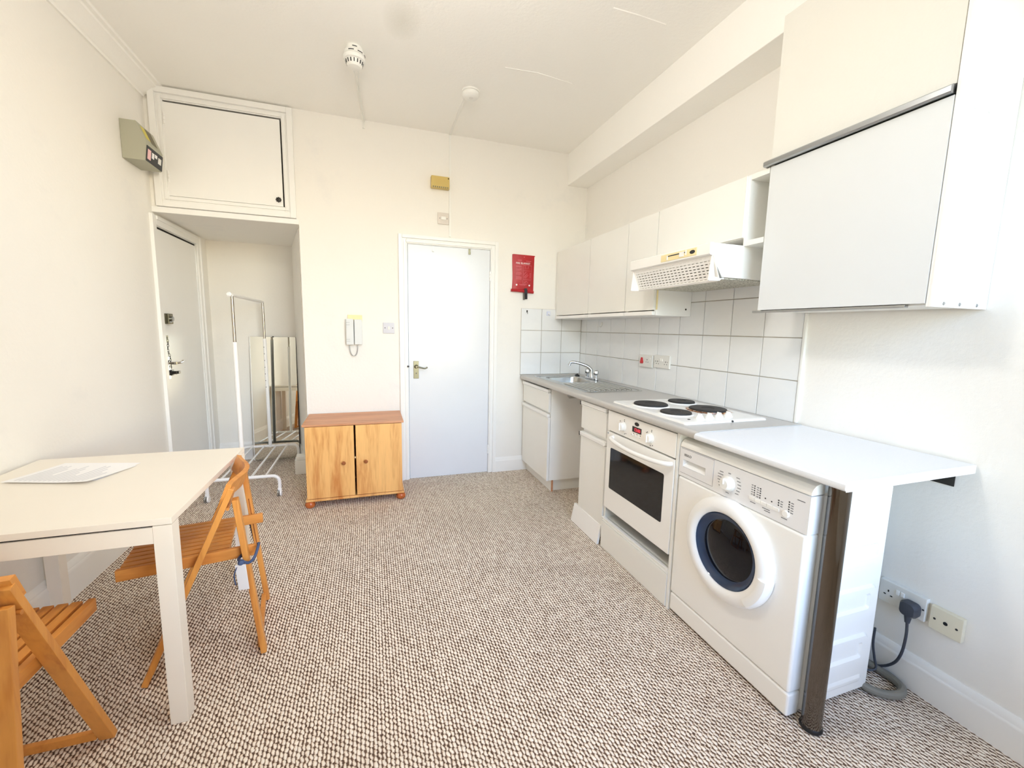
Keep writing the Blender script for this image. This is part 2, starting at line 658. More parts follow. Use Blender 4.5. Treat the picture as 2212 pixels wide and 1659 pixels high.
b = B().box(XL - T, XR + T, YF - T, YB + 0.001, ZC, ZC + 0.1)
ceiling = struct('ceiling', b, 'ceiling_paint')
obj('bulkhead', B().box(1.706, XR + 0.01, YF, YB + 0.002, 2.593, ZC + 0.01, 0.006), 'ceiling_paint', ceiling)
obj('filler_ridge', B().tube([(1.15, 1.99, ZC), (1.30, 1.988, ZC - 0.001), (1.46, 1.997, ZC)], 0.004, 6), 'ceiling_paint', ceiling)
obj('filler_ridge', B().tube([(0.80, 2.62, ZC), (1.0, 2.60, ZC - 0.0005), (1.25, 2.63, ZC)], 0.0025, 6), 'ceiling_paint', ceiling)

# back wall with the alcove, the bathroom door and the high cupboard let into it
b = B()
for x0, x1, z0, z1 in rects(XL - T, XR + T, 0, ZC, [(XL - 0.02, -0.486, 0, 2.05), (0.285, 1.012, 0, 1.992), (-1.279, -0.571, 2.163, 2.777)]):
    b.box(x0, x1, YB, YB + T, z0, z1)
wall_back = struct('wall_back', b, 'wall_paint')
obj('bullnose', B().box(-0.487, -0.478, YB - 0.001, YB + 0.02, 0.13, 2.05, 0.004), 'wall_paint', wall_back)

# alcove behind it
b = B()
b.prism([(-0.511, YB + T), (-0.690, 4.60), (-0.36, 4.60), (-0.36, YB + T)], 'z', 0, 2.10)
struct('wall_alcove_side', b, 'wall_paint')
struct('wall_alcove_back', B().box(XL - T, -0.36, 4.60, 4.70, 0, 2.10), 'wall_paint')
struct('ceiling_alcove', B().box(XL - T, -0.36, YB + T, 4.70, 2.05, 2.15), 'wall_paint')

# left wall with the entrance door opening
b = B()
for y0, y1, z0, z1 in rects(YF - T, 4.70, 0, ZC, [(3.628, 4.360, 0, 1.975)]):
    b.box(XL - T, XL, y0, y1, z0, z1)
struct('wall_left', b, 'wall_paint')

# right wall, and the wall behind the camera with its tall sash window
wall_right = struct('wall_right', B().box(XR, XR + T, YF - T, YB + T, 0, ZC), 'wall_paint')
b = B()
for x0, x1, z0, z1 in rects(XL - T, XR + T, 0, ZC, [(WIN_X0, WIN_X1, WIN_Z0, WIN_Z1)]):
    b.box(x0, x1, YF - T, YF, z0, z1)
struct('wall_front', b, 'wall_paint')
win = struct('window_1', B().box(WIN_X0 - 0.02, WIN_X1 + 0.02, YF - T, YF + 0.03, WIN_Z0 - 0.035, WIN_Z0 - 0.001, 0.004), 'gloss_white')
zm = (WIN_Z0 + WIN_Z1) / 2
b = B()
b.box(WIN_X0, WIN_X0 + 0.045, YF - 0.10, YF - 0.06, WIN_Z0, WIN_Z1).box(WIN_X1 - 0.045, WIN_X1, YF - 0.10, YF - 0.06, WIN_Z0, WIN_Z1)
b.box(WIN_X0, WIN_X1, YF - 0.10, YF - 0.06, WIN_Z1 - 0.05, WIN_Z1).box(WIN_X0, WIN_X1, YF - 0.10, YF - 0.06, WIN_Z0, WIN_Z0 + 0.06)
b.box(WIN_X0, WIN_X1, YF - 0.10, YF - 0.06, zm - 0.02, zm + 0.02)
obj('window_frame', b, 'gloss_white', win)
obj('pane', B().box(WIN_X0 + 0.045, WIN_X1 - 0.045, YF - 0.082, YF - 0.078, WIN_Z0 + 0.06, zm - 0.02), 'glass', win)
obj('pane', B().box(WIN_X0 + 0.045, WIN_X1 - 0.045, YF - 0.082, YF - 0.078, zm + 0.02, WIN_Z1 - 0.05), 'glass', win)


# skirting boards: ogee-topped profile (d = distance off the wall)
SK = [(0, 0), (0.019, 0), (0.019, 0.098), (0.015, 0.106), (0.0125, 0.110), (0.0125, 0.118), (0.008, 0.126), (0.004, 0.134), (0, 0.134)]
SK_L = [(0, 0), (0.022, 0), (0.022, 0.128), (0.017, 0.140), (0.014, 0.143), (0.014, 0.150), (0.007, 0.162), (0, 0.172)]
struct('baseboard_right', B().prism([(XR - d, z) for d, z in SK], 'y', YF, 1.40), 'gloss_white')
struct('baseboard_left', B().prism([(XL + d, z) for d, z in SK_L], 'y', YF, 3.55), 'gloss_white')
struct('baseboard_back', B().prism([(YB - d, z) for d, z in SK], 'x', 1.062, 1.385), 'gloss_white')
struct('baseboard_alcove', B().prism([(4.60 - d, z) for d, z in SK_L], 'x', XL, -0.70), 'gloss_white')
b = B()
b.prism([(-0.652, 3.990), (-0.664, 4.11), (-0.585, 4.11), (-0.555, 3.990)], 'z', 0, 0.125, 0.003)
b.prism([(-0.640, 3.997), (-0.652, 4.10), (-0.585, 4.10), (-0.560, 3.997)], 'z', 0.1255, 0.158, 0.006)
b.prism([(-0.608, 4.111), (-0.694, 4.575), (-0.680, 4.575), (-0.588, 4.111)], 'z', 0, 0.13, 0.003)
struct('baseboard_nib', b, 'gloss_white')
struct('baseboard_front', B().prism([(YF + d, z) for d, z in SK], 'x', XL, XR), 'gloss_white')

# coving along the left wall
struct('trim_1', B().prism([(XL, 2.772), (XL + 0.012, 2.772), (XL + 0.016, 2.785), (XL + 0.024, 2.79), (XL + 0.040, 2.806), (XL + 0.066, 2.828), (XL + 0.088, 2.838),
                            (XL + 0.092, 2.848), (XL + 0.112, 2.850), (XL + 0.118, ZC), (XL, ZC)], 'y', YF, 3.605), 'ceiling_paint')


def frame_moulding(x0, x1, z0, z1, w, y, sides, steps=((0.0, 1.0, 0.010), (0.10, 0.40, 0.017), (0.55, 0.985, 0.024))):
    """stepped mitre-less moulding round the rectangle x0..x1, z0..z1; each side one bmesh"""
    out = []
    for s in sides:
        b = B()
        for f0, f1, p in steps:
            a0, a1 = w * f0, w * f1
            if s == 'L':
                b.box(x0 - a1, x0 - a0, y - p, y, z0 - (a1 if 'B' in sides else 0), z1 + (a1 if 'T' in sides else 0), 0.003)
            if s == 'R':
                b.box(x1 + a0, x1 + a1, y - p, y, z0 - (a1 if 'B' in sides else 0), z1 + (a1 if 'T' in sides else 0), 0.003)
            if s == 'T':
                b.box(x0 - a0, x1 + a0, y - p, y, z1 + a0, z1 + a1, 0.003)
            if s == 'B':
                b.box(x0 - a0, x1 + a0, y - p, y, z0 - a1, z0 - a0, 0.003)
        out.append((s, b))
    return out


# bathroom door (door_2) in the back wall
door2 = struct('door_2', B().box(0.303, 0.995, YB - 0.004, YB + 0.036, 0.006, 1.977, 0.002), 'door_gloss')
b = B()
b.box(0.272, 0.300, YB - 0.001, YB + T, 0, 1.992).box(0.998, 1.026, YB - 0.001, YB + T, 0, 1.992).box(0.30, 0.998, YB - 0.001, YB + T, 1.980, 2.005)
b.box(0.300, 0.312, YB + 0.04, YB + T, 0, 1.98)
b.box(0.986, 0.998, YB + 0.04, YB + T, 0, 1.98)
obj('door_lining', b, 'gloss_white', door2)
for s, b in frame_moulding(0.296, 0.999, 0.0, 1.984, 0.068, YB, 'LRT'):
    obj('architrave', b, 'gloss_white', door2)
obj('handle_plate', B().box(0.340, 0.383, YB - 0.010, YB - 0.004, 0.880, 1.028, 0.0015), 'antique_metal', door2)
b = B().lathe([(0.0, 0.0), (0.017, 0.0), (0.016, 0.012), (0.009, 0.016), (0.009, 0.045), (0.0, 0.045)], (0.362, YB - 0.010, 0.982), (0, -1, 0), 20)
b.tube([(0.362, YB - 0.050, 0.982), (0.385, YB - 0.054, 0.980), (0.412, YB - 0.054, 0.972), (0.432, YB - 0.054, 0.970), (0.450, YB - 0.052, 0.979)], 0.0065, 10, smooth=5)
obj('door_handle', b, 'antique_metal', door2)
obj('keyhole', B().lathe([(0.0, 0), (0.005, 0), (0.005, 0.002), (0, 0.002)], (0.362, YB - 0.010, 0.925), (0, -1, 0), 12), 'dark_metal', door2)
obj('latch_button', B().lathe([(0.0, 0), (0.009, 0), (0.007, 0.012), (0, 0.014)], (0.296, YB - 0.024, 0.985), (0, -1, 0), 14), 'dark_metal', door2)
for x, w, mt in ((0.507, 0.014, 'gloss_white'), (0.813, 0.018, 'antique_metal')):
    b = B().box(x - w / 2, x + w / 2, YB - 0.008, YB - 0.004, 1.930, 1.975, 0.001).box(x - w / 2, x + w / 2, YB - 0.016, YB - 0.012, 1.936, 1.948, 0.001)
    b.box(x - w / 2, x + w / 2, YB - 0.016, YB - 0.004, 1.930, 1.936, 0.001)
    obj('over_door_hook', b, mt, door2)
for z in (1.76, 0.22):
    b = B()
    for k in range(3):
        b.cyl((0.996, YB - 0.006, z - 0.04 + k * 0.028), (0.996, YB - 0.006, z - 0.016 + k * 0.028), 0.006, n=10)
    obj('hinge', b, 'gloss_white', door2)

# entrance door (door_1) in the left side of the alcove
door1 = struct('door_1', B().box(XL - 0.050, XL - 0.008, 3.634, 4.346, 0.006, 1.955, 0.002), 'gloss_white')
b = B()
b.box(XL - T, XL - 0.0005, 3.612, 3.630, 0, 1.975).box(XL - T, XL - 0.0005, 4.350, 4.366, 0, 1.975).box(XL - T, XL - 0.0005, 3.63, 4.35, 1.966, 1.982)
obj('door_lining', b, 'gloss_white', door1)
for y0, y1, z0, z1 in ((3.552, 3.626, 0, 2.035), (4.352, 4.425, 0, 2.035), (3.626, 4.352, 1.970, 2.035)):
    b = B().box(XL, XL + 0.014, y0, y1, z0, z1, 0.003)
    if y1 - y0 > 0.2:
        b.box(XL, XL + 0.022, y0, y1, z1 - 0.028, z1 - 0.001, 0.004)
    else:
        yy = (y0 + 0.001, y0 + 0.028) if y0 < 4 else (y1 - 0.028, y1 - 0.001)
        b.box(XL, XL + 0.022, yy[0], yy[1], z0, z1 - 0.001, 0.004)
    obj('architrave', b, 'gloss_white', door1)
xd = XL - 0.008
obj('shadow_strip', B().box(XL - 0.048, XL - 0.006, 3.634, 4.346, 1.9555, 1.9655), 'dark_gap', door1)  # solid dark strip above the leaf, shade of the recess put into colour
b = B().box(xd, xd + 0.028, 3.672, 3.748, 1.298, 1.372, 0.004)
nl = obj('night_latch', b, 'antique_metal', door1)
b = B().cyl((xd + 0.028, 3.715, 1.335), (xd + 0.040, 3.715, 1.335), 0.017, n=18)
b.tube([(xd + 0.040, 3.700, 1.318), (xd + 0.043, 3.675, 1.312), (xd + 0.043, 3.655, 1.311)], 0.005, 8)
obj('latch_knob', b, 'rail_alu', nl)
obj('chain_plate', B().box(xd, xd + 0.006, 3.640, 3.700, 1.165, 1.215, 0.002), 'antique_metal', door1)
b = B()
z = 1.196
for k in range(13):
    zc = z - k * 0.0175
    ring = []
    for i in range(10):
        a = 2 * PI * i / 10
        du, dv = 0.005 * math.cos(a), 0.012 * math.sin(a)
        off = 0.012 + 0.003 * math.sin(k)
        yy = 3.664 + 0.0004 * k * k * 0.6
        ring.append((xd + off + (du if k % 2 else 0), yy + (0 if k % 2 else du), zc + dv))
    b.tube(ring, 0.0016, 6, closed=True)
obj('security_chain', b, 'dark_metal', door1, stuff=True)
b = B().box(xd, xd + 0.005, 3.660, 3.700, 0.900, 1.060, 0.002)
obj('handle_plate', b, 'chrome', door1)
b = B().cyl((xd + 0.004, 3.680, 1.015), (xd + 0.050, 3.680, 1.015), 0.009, n=14)
b.tube([(xd + 0.048, 3.680, 1.015), (xd + 0.052, 3.72, 1.015), (xd + 0.052, 3.765, 1.016), (xd + 0.050, 3.795, 1.024)], 0.0085, 10, smooth=4)
obj('door_handle', b, 'rack_steel', door1)
b = B().box(xd, xd + 0.020, 3.672, 3.712, 0.925, 0.965, 0.003).cyl((xd + 0.018, 3.692, 0.945), (xd + 0.044, 3.692, 0.945), 0.012, n=14)
b.box(xd + 0.036, xd + 0.052, 3.700, 3.735, 0.935, 0.955, 0.003)
obj('thumb_turn', b, 'dark_metal', door1)
for z in (1.75, 0.30):
    b = B()
    for k in range(3):
        b.cyl((xd + 0.004, 4.349, z - 0.045 + k * 0.032), (xd + 0.004, 4.349, z - 0.017 + k * 0.032), 0.006, n=10)
    obj('hinge', b, 'gloss_white', door1)

# high cupboard over the alcove (built in)
cup = thing('overhead_cupboard', 'white built-in high cupboard with moulded frame above the entrance alcove', 'cupboard', (-0.925, YB, 2.09))
for s, b in frame_moulding(-1.276, -0.574, 2.166, 2.774, 0.076, YB, 'LRTB', ((0.0, 1.0, 0.010), (0.08, 0.34, 0.020), (0.50, 0.988, 0.030))):
    obj('frame_moulding', b, 'gloss_white', cup)
cd = obj('door', B().box(-1.2765, -0.583, YB - 0.012, YB + 0.010, 2.167, 2.763, 0.002), 'gloss_white', cup)
obj('shade_backing', B().box(-1.279, -0.571, YB + 0.05, YB + 0.06, 2.163, 2.777), 'dark_gap', cup)  # dark sheet closing the opening; its colour deepens the shade round the door
b = B()
kx, kz = -0.611, 2.212
b.lathe([(0.0, 0.016), (0.006, 0.016), (0.007, 0.010), (0.005, 0.0), (0, 0)], (kx, YB - 0.012, kz), (0, -1, 0), 16)
for k in range(8):
    a = k * PI / 4
    b.lathe([(0, 0.010), (0.0045, 0.010), (0.006, 0.006), (0.004, 0.0), (0, 0)], (kx + 0.0135 * math.cos(a), YB - 0.012, kz + 0.0135 * math.sin(a)), (0, -1, 0), 8)
obj('flower_knob', b, 'dark_metal', cd)
for z in (2.66, 2.29):
    b = B()
    for k in range(3):
        b.cyl((-1.272, YB - 0.016, z - 0.036 + k * 0.025), (-1.272, YB - 0.016, z - 0.013 + k * 0.025), 0.005, n=10)
    obj('hinge', b, 'gloss_white', cd)
obj('head_board', B().box(XL + 0.001, -0.486, YB - 0.016, YB, 2.050, 2.088, 0.003), 'gloss_white', cup)

# ------------------------------------------------------------------ wall tiles (parts of the walls)
random.seed(3)
GR = 0.0022


def tile_mesh(w, h, axis):
    t = 0.0085
    if axis == 'x':
        return B().box(-t, 0, -w / 2, w / 2, -h / 2, h / 2, 0.0016, 2).mesh('tile', smooth=False)
    return B().box(-w / 2, w / 2, -t, 0, -h / 2, h / 2, 0.0016, 2).mesh('tile', smooth=False)


cache = {}


def tile(parent, axis, pos, w, h):
    key = (axis, round(w, 4), round(h, 4))
    if key not in cache:
        cache[key] = tile_mesh(w, h, axis)
        cache[key].materials.append(M['tile'])
    o = bpy.data.objects.new('tile', cache[key])
    put(o, parent)
    j = random.uniform(-0.0005, 0.0005)
    o.location = Vector(pos) + (Vector((j, 0, 0)) if axis == 'x' else Vector((0, j, 0)))
    a = random.uniform(-0.0006, 0.0006)
    o.rotation_euler = (0, 0, a) if random.random() < 0.5 else ((0, a, 0) if axis == 'x' else (a, 0, 0))
    return o


zs = [0.895, 1.095, 1.2965, 1.4965, 1.697]
ys = [1.431] + [1.638 + 0.2067 * k for k in range(10)] + [3.6075]
obj('grout', B().box(XR - 0.005, XR + 0.001, 1.430, 3.614, 0.890, 1.70), 'grout', wall_right)
for j in range(4):
    for i in range(len(ys) - 1):
        if j == 3 and ys[i] > 2.2:
            continue
        w, h = ys[i + 1] - ys[i], zs[j + 1] - zs[j]
        tile(wall_right, 'x', (XR - 0.0015, (ys[i] + ys[i + 1]) / 2, (zs[j] + zs[j + 1]) / 2), w - 2 * GR, h - 2 * GR)
obj('tile_trim', B().box(XR - 0.013, XR + 0.001, 1.416, 1.430, 0.898, 1.41, 0.003), 'plastic_white', wall_right)
xs = [1.292, 1.4915, 1.6925, 1.895]
zb = [0.900, 1.101, 1.302, 1.4985]
obj('grout', B().box(1.292, 1.904, YB - 0.005, YB + 0.001, 0.895, 1.498), 'grout', wall_back)
for j in range(3):
    for i in range(3):
        w, h = xs[i + 1] - xs[i], zb[j + 1] - zb[j]
        tile(wall_back, 'y', ((xs[i] + xs[i + 1]) / 2, YB - 0.0015, (zb[j] + zb[j + 1]) / 2), w - 2 * GR, h - 2 * GR)


# ================================================================== KITCHEN RUN (right-hand wall)
# long grey worktop with a sink cut-out
WY0, WY1 = 1.386, 3.607
nose = [(1.42, 0.898), (1.309, 0.898), (1.301, 0.8955), (1.296, 0.891), (1.293, 0.885), (1.293, 0.872), (1.295, 0.866), (1.300, 0.862), (1.42, 0.862)]
b = B().prism(nose, 'y', WY0, WY1)
b.box(1.42, 1.76, WY0, 2.985, 0.862, 0.898).box(1.42, 1.76, 3.39, WY1, 0.862, 0.898).box(1.76, 1.892, WY0, WY1, 0.862, 0.898)
wt = obj('worktop', b, 'worktop')
tag(wt, 'long grey laminate worktop with rounded front edge holding the sink and hob', 'worktop')
# sink
sk = thing('sink', 'stainless steel inset sink with ribbed drainer let into the grey worktop', 'sink', (1.58, 2.96, 0.898))
k6 = lambda x0, x1, y0, y1, r, z: [(x, y, z) for x, y in rrect(x0, x1, y0, y1, r, 6)]
b = B().loft([k6(1.366, 1.806, 2.472, 3.462, 0.02, 0.8985), k6(1.368, 1.804, 2.474, 3.460, 0.02, 0.9025), k6(1.380, 1.792, 2.486, 3.448, 0.016, 0.9035),
              k6(1.384, 1.788, 2.490, 3.444, 0.014, 0.9005), k6(1.430, 1.752, 2.992, 3.384, 0.06, 0.9005), k6(1.434, 1.748, 2.996, 3.380, 0.058, 0.893),
              k6(1.446, 1.736, 3.008, 3.368, 0.055, 0.770), k6(1.470, 1.712, 3.030, 3.346, 0.05, 0.752), k6(1.56, 1.62, 3.16, 3.22, 0.028, 0.748)], True)
obj('basin', b, 'stainless', sk, ang=0.9)
for i in range(9):
    x = 1.420 + i * 0.041
    obj('drainer_rib', B().tube([(x, 2.53, 0.900), (x, 2.56, 0.9035), (x, 2.90, 0.9035), (x, 2.945, 0.900)], 0.0055, 8), 'stainless', sk)
obj('drain', B().lathe([(0, 0), (0.030, 0), (0.032, 0.003), (0.022, 0.003), (0.0, 0.001)], (1.59, 3.19, 0.749), (0, 0, 1), 20), 'dark_metal', sk)
# mixer tap
tp = thing('mixer_tap', 'chrome kitchen mixer tap with swan spout behind the steel basin', 'tap', (1.768, 3.145, 0.9005))
b = B().prism(rrect(1.748, 1.790, 3.050, 3.240, 0.02), 'z', 0.9008, 0.922, 0.004)
b.cyl((1.769, 3.145, 0.92), (1.769, 3.145, 0.955), 0.019, 0.016)
obj('tap_body', b, 'tap_chrome', tp)
b = B().tube([(1.769, 3.145, 0.950), (1.764, 3.149, 0.985), (1.735, 3.160, 1.012), (1.690, 3.176, 1.030), (1.640, 3.193, 1.043), (1.604, 3.206, 1.044), (1.592, 3.210, 1.026)], [0.0145, 0.0105], 12, smooth=5)
b.cyl((1.592, 3.210, 1.028), (1.590, 3.211, 1.016), 0.0125, n=14)
obj('spout', b, 'tap_chrome', tp)
for y in (3.072, 3.218):
    b = B().cyl((1.769, y, 0.92), (1.769, y, 0.945), 0.012)
    b.lathe([(0.010, 0.0), (0.020, 0.008), (0.023, 0.018), (0.022, 0.034), (0.016, 0.042), (0, 0.044)], (1.769, y, 0.944), (0, 0, 1), 8)
    obj('tap_handle', b, 'tap_chrome', tp, ang=0.3)
b = B().lathe([(0, 0), (0.021, 0), (0.023, 0.006), (0.016, 0.012), (0.006, 0.014), (0.005, 0.02), (0, 0.02)], (1.770, 3.405, 0.9038), (0, 0, 1), 16)
tag(obj('sink_plug', b, 'black_plastic'), 'black rubber sink plug lying on the rim behind the basin', 'plug')

# hob
hb = thing('hob', 'white electric hob with four black cast iron plates on the worktop', 'hob', (1.575, 1.81, 0.898))
b = B().loft([k6(1.334, 1.818, 1.503, 2.112, 0.014, 0.8983), k6(1.336, 1.816, 1.505, 2.110, 0.014, 0.9055), k6(1.345, 1.807, 1.514, 2.101, 0.012, 0.9085),
              k6(1.36, 1.79, 1.53, 2.085, 0.012, 0.9080)], True)
obj('hob_plate', b, 'hob_enamel', hb)
for x, y, r in ((1.465, 1.933, 0.090), (1.700, 1.967, 0.0725), (1.443, 1.703, 0.0745), (1.675, 1.737, 0.092)):
    b = B().lathe([(r + 0.010, 0.0), (r + 0.009, 0.004), (r + 0.002, 0.0045), (r + 0.001, 0.0)], (x, y, 0.908), (0, 0, 1), 40)
    rim = obj('hotplate_rim', b, 'hob_enamel', hb)
    b = B().lathe([(r - 0.004, 0.0), (r, 0.003), (r, 0.009), (r - 0.003, 0.0115), (r * 0.36, 0.0115), (r * 0.33, 0.009), (0, 0.009)], (x, y, 0.909), (0, 0, 1), 40)
    obj('hotplate', b, 'hob_iron', hb)
for y, x in ((1.563, 1.464), (1.567, 1.524), (1.569, 1.584), (1.574, 1.645)):
    b = B().lathe([(0.021, 0), (0.020, 0.004), (0.013, 0.016), (0.009, 0.021), (0, 0.022)], (x, y, 0.9082), (0, 0, 1), 18)
    b.box(x - 0.003, x + 0.003, y - 0.012, y + 0.012, 0.925, 0.934, 0.002)
    obj('hob_knob', b, 'plastic_white', hb)
obj('pilot_light', B().lathe([(0, 0.002), (0.006, 0.002), (0.007, 0), (0, 0)], (1.404, 1.565, 0.9082), (0, 0, 1), 12), 'dark_metal', hb)
b = B().lathe([(0, 0.006), (0.004, 0.006), (0.005, 0), (0, 0)], (1.60, 1.504, 0.903), (0, -1, 0), 10)
obj('trim_clip', b, 'dark_mark', hb)

# oven housing: two side panels, a shelf and a plinth drawer front
oh = thing('oven_housing', 'cream white housing cabinet that holds the built-in oven, with low plinth front', 'cabinet', (1.6, 1.82, 0))
obj('side_panel', B().box(1.316, 1.88, 1.513, 1.530, 0.0, 0.861, 0.001), 'unit_white', oh)
obj('side_panel', B().box(1.330, 1.88, 2.121, 2.137, 0.0, 0.861, 0.001), 'unit_white', oh)
obj('shelf', B().box(1.345, 1.86, 1.531, 2.120, 0.176, 0.192, 0.001), 'unit_white', oh)
pf = obj('plinth_front', B().box(1.312, 1.330, 1.532, 2.132, 0.004, 0.166, 0.002), 'unit_white', oh)
b = B()
b.box(1.314, 1.330, 1.532, 2.132, 0.169, 0.176, 0.0015).box(1.318, 1.330, 1.532, 2.132, 0.176, 0.185, 0.001).box(1.312, 1.330, 1.532, 2.132, 0.186, 0.194, 0.002)
obj('handle_rail', b, 'unit_edge', pf)
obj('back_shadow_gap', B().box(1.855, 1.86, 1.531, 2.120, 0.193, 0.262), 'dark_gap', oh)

# built-in oven
ov = thing('oven', 'white built-in oven with dark glass door and red digital clock', 'oven', (1.6, 1.83, 0.266))
obj('oven_body', B().box(1.340, 1.86, 1.545, 2.108, 0.270, 0.848, 0.003), 'dark_metal', ov)
cp = obj('control_panel', B().box(1.314, 1.339, 1.534, 2.117, 0.736, 0.852, 0.003), 'appliance_white', ov)
dr = obj('oven_door', B().box(1.312, 1.339, 1.534, 2.117, 0.266, 0.728, 0.004), 'appliance_white', ov)
obj('door_glass', B().prism(rrect(1.598, 2.070, 0.397, 0.640, 0.010), 'x', 1.3105, 1.3135, 0.0006), 'oven_glass', dr)
hp = [(1.313, 2.052, 0.706), (1.288, 2.040, 0.705), (1.274, 1.98, 0.700), (1.266, 1.90, 0.696), (1.263, 1.80, 0.694), (1.266, 1.70, 0.696), (1.274, 1.62, 0.700), (1.288, 1.562, 0.705), (1.313, 1.550, 0.706)]
obj('door_handle', B().tube(hp, 0.0115, 12, smooth=4), 'appliance_white', dr)
for y, z in ((1.958, 0.790), (1.718, 0.786)):
    b = B().lathe([(0.027, 0), (0.027, 0.004), (0.023, 0.008), (0.022, 0.020), (0.019, 0.024), (0, 0.025)], (1.314, y, z), (-1, 0, 0), 28)
    b.box(1.284, 1.292, y - 0.004, y + 0.004, z - 0.020, z + 0.020, 0.002)
    obj('control_knob', b, 'plastic_white', cp)
ds = obj('clock_display', B().box(1.3125, 1.3145, 1.794, 1.873, 0.783, 0.813, 0.0004), 'black_plastic', cp)
obj('display_digits', text_mesh('12:00', 0.0245, frame_kitchen(1.856, 0.7895, 1.3122), 0.0002), 'digits', ds)
for y in (1.869, 1.839, 1.809):
    obj('clock_button', B().lathe([(0.0065, 0), (0.0065, 0.003), (0.005, 0.005), (0, 0.005)], (1.314, y, 0.766), (-1, 0, 0), 14), 'cream_plastic' if y == 0 else 'plastic_white', cp)
obj('maker_badge', B().prism([(1.836 + 0.019 * math.cos(a), 0.829 + 0.010 * math.sin(a)) for a in [2 * PI * i / 24 for i in range(24)]], 'x', 1.3128, 1.3142), 'black_plastic', cp)
b = B()
for y, z in ((1.990, 0.814), (1.994, 0.796), (1.950, 0.829), (1.950, 0.820), (1.942, 0.752), (1.930, 0.756), (1.712, 0.826), (1.712, 0.819), (1.752, 0.806), (1.745, 0.810), (1.700, 0.752), (1.716, 0.748),
             (1.880, 0.765), (1.860, 0.775), (1.830, 0.775), (1.800, 0.775)):
    b.box(1.3134, 1.3142, y - 0.0025, y + 0.0025, z - 0.0025, z + 0.0025)
obj('panel_symbols', b, 'dark_mark', cp, stuff=True)
obj('hinge_screw', B().lathe([(0, 0.003), (0.006, 0.003), (0.007, 0), (0, 0)], (1.3139, 2.104, 0.719), (-1, 0, 0), 12), 'rail_alu', dr)


# base units
def front_profile(b, y0, y1, z):
    b.box(1.313, 1.341, y0, y1, z - 0.026, z, 0.004)
    b.box(1.318, 1.341, y0, y1, z - 0.034, z - 0.028, 0.001)


def base_unit(name, label, y0, y1, dz0, dz1, oz0, oz1):
    t = thing(name, label, 'cabinet', (1.6, (y0 + y1) / 2, 0))
    b = B().box(1.345, 1.86, y0, y0 + 0.016, 0.10, 0.861, 0.001).box(1.345, 1.86, y1 - 0.016, y1, 0.10, 0.861, 0.001)
    b.box(1.345, 1.86, y0 + 0.016, y1 - 0.016, 0.10, 0.116).box(1.846, 1.86, y0 + 0.016, y1 - 0.016, 0.116, 0.861).box(1.345, 1.36, y0 + 0.016, y1 - 0.016, 0.63, 0.69)
    obj('carcass', b, 'unit_edge', t)
    for nm, z0, z1 in (('drawer', dz0, dz1), ('door', oz0, oz1)):
        f = obj(nm, B().box(1.324, 1.342, y0 + 0.003, y1 - 0.002, z0, z1 - 0.030, 0.002), 'unit_white', t)
        b = B()
        front_profile(b, y0 + 0.003, y1 - 0.002, z1)
        h = obj('handle_profile', b, 'unit_edge', f)
        obj('edge_strip', B().box(1.3232, 1.3418, y0 + 0.0005, y0 + 0.0035, z0, z1 - 0.032), 'unit_edge', f)
    return t


u1 = base_unit('sink_cabinet', 'white base cabinet under the sink beside the back wall', 3.008, 3.594, 0.664, 0.846, 0.098, 0.648)
obj('plinth', B().box(1.372, 1.388, 3.02, 3.594, 0.0, 0.098, 0.001), 'unit_white', u1)
obj('plinth_return', B().box(1.389, 1.86, 3.040, 3.056, 0.0, 0.098, 0.001), 'unit_white', u1)
obj('plinth_edge', B().box(1.372, 1.3885, 3.0185, 3.0198, 0.0, 0.097), 'pine_top', u1)
u2 = base_unit('narrow_cabinet', 'narrow white base cabinet with drawer between the open gap and the oven', 2.148, 2.462, 0.671, 0.854, 0.10, 0.648)
for zz in (0.846, 0.640):
    obj('end_cap', B().box(1.3126, 1.336, 2.4625, 2.468, zz - 0.022, zz + 0.004, 0.001), 'dark_metal', u2)
b = B().prism([(1.320, 0.122), (1.336, 0.122), (1.312, 0.002), (1.296, 0.002)], 'y', 2.152, 2.506, 0.001)
obj('loose_plinth', b, 'unit_edge', u2, label='white plinth board leaning out at its foot')

# wall units
UX = 1.616


def wall_unit(name, label, y0, y1, z0, z1, door=True, strip=True, end=False):
    t = thing(name, label, 'cabinet', (1.75, (y0 + y1) / 2, z0))
    b = B()
    b.box(UX + 0.019, 1.893, y0, y0 + 0.016, z0, z1, 0.001).box(UX + 0.019, 1.893, y1 - 0.016, y1, z0, z1, 0.001)
    b.box(UX + 0.019, 1.893, y0 + 0.016, y1 - 0.016, z0, z0 + 0.016).box(UX + 0.019, 1.893, y0 + 0.016, y1 - 0.016, z1 - 0.016, z1)
    b.box(1.885, 1.893, y0 + 0.016, y1 - 0.016, z0 + 0.016, z1 - 0.016)
    obj('carcass', b, 'unit_edge', t)
    if door:
        zd = z0 + (0.032 if strip else 0.002)
        d = obj('door', B().box(UX, UX + 0.018, y0 + 0.002, y1 - 0.002, zd, z1 - 0.001, 0.0015), 'unit_white', t)
        if strip:
            b = B().box(UX - 0.006, UX + 0.018, y0 + 0.002, y1 - 0.002, z0 + 0.001, z0 + 0.026, 0.004)
            obj('handle_profile', b, 'unit_edge', d)
    return t


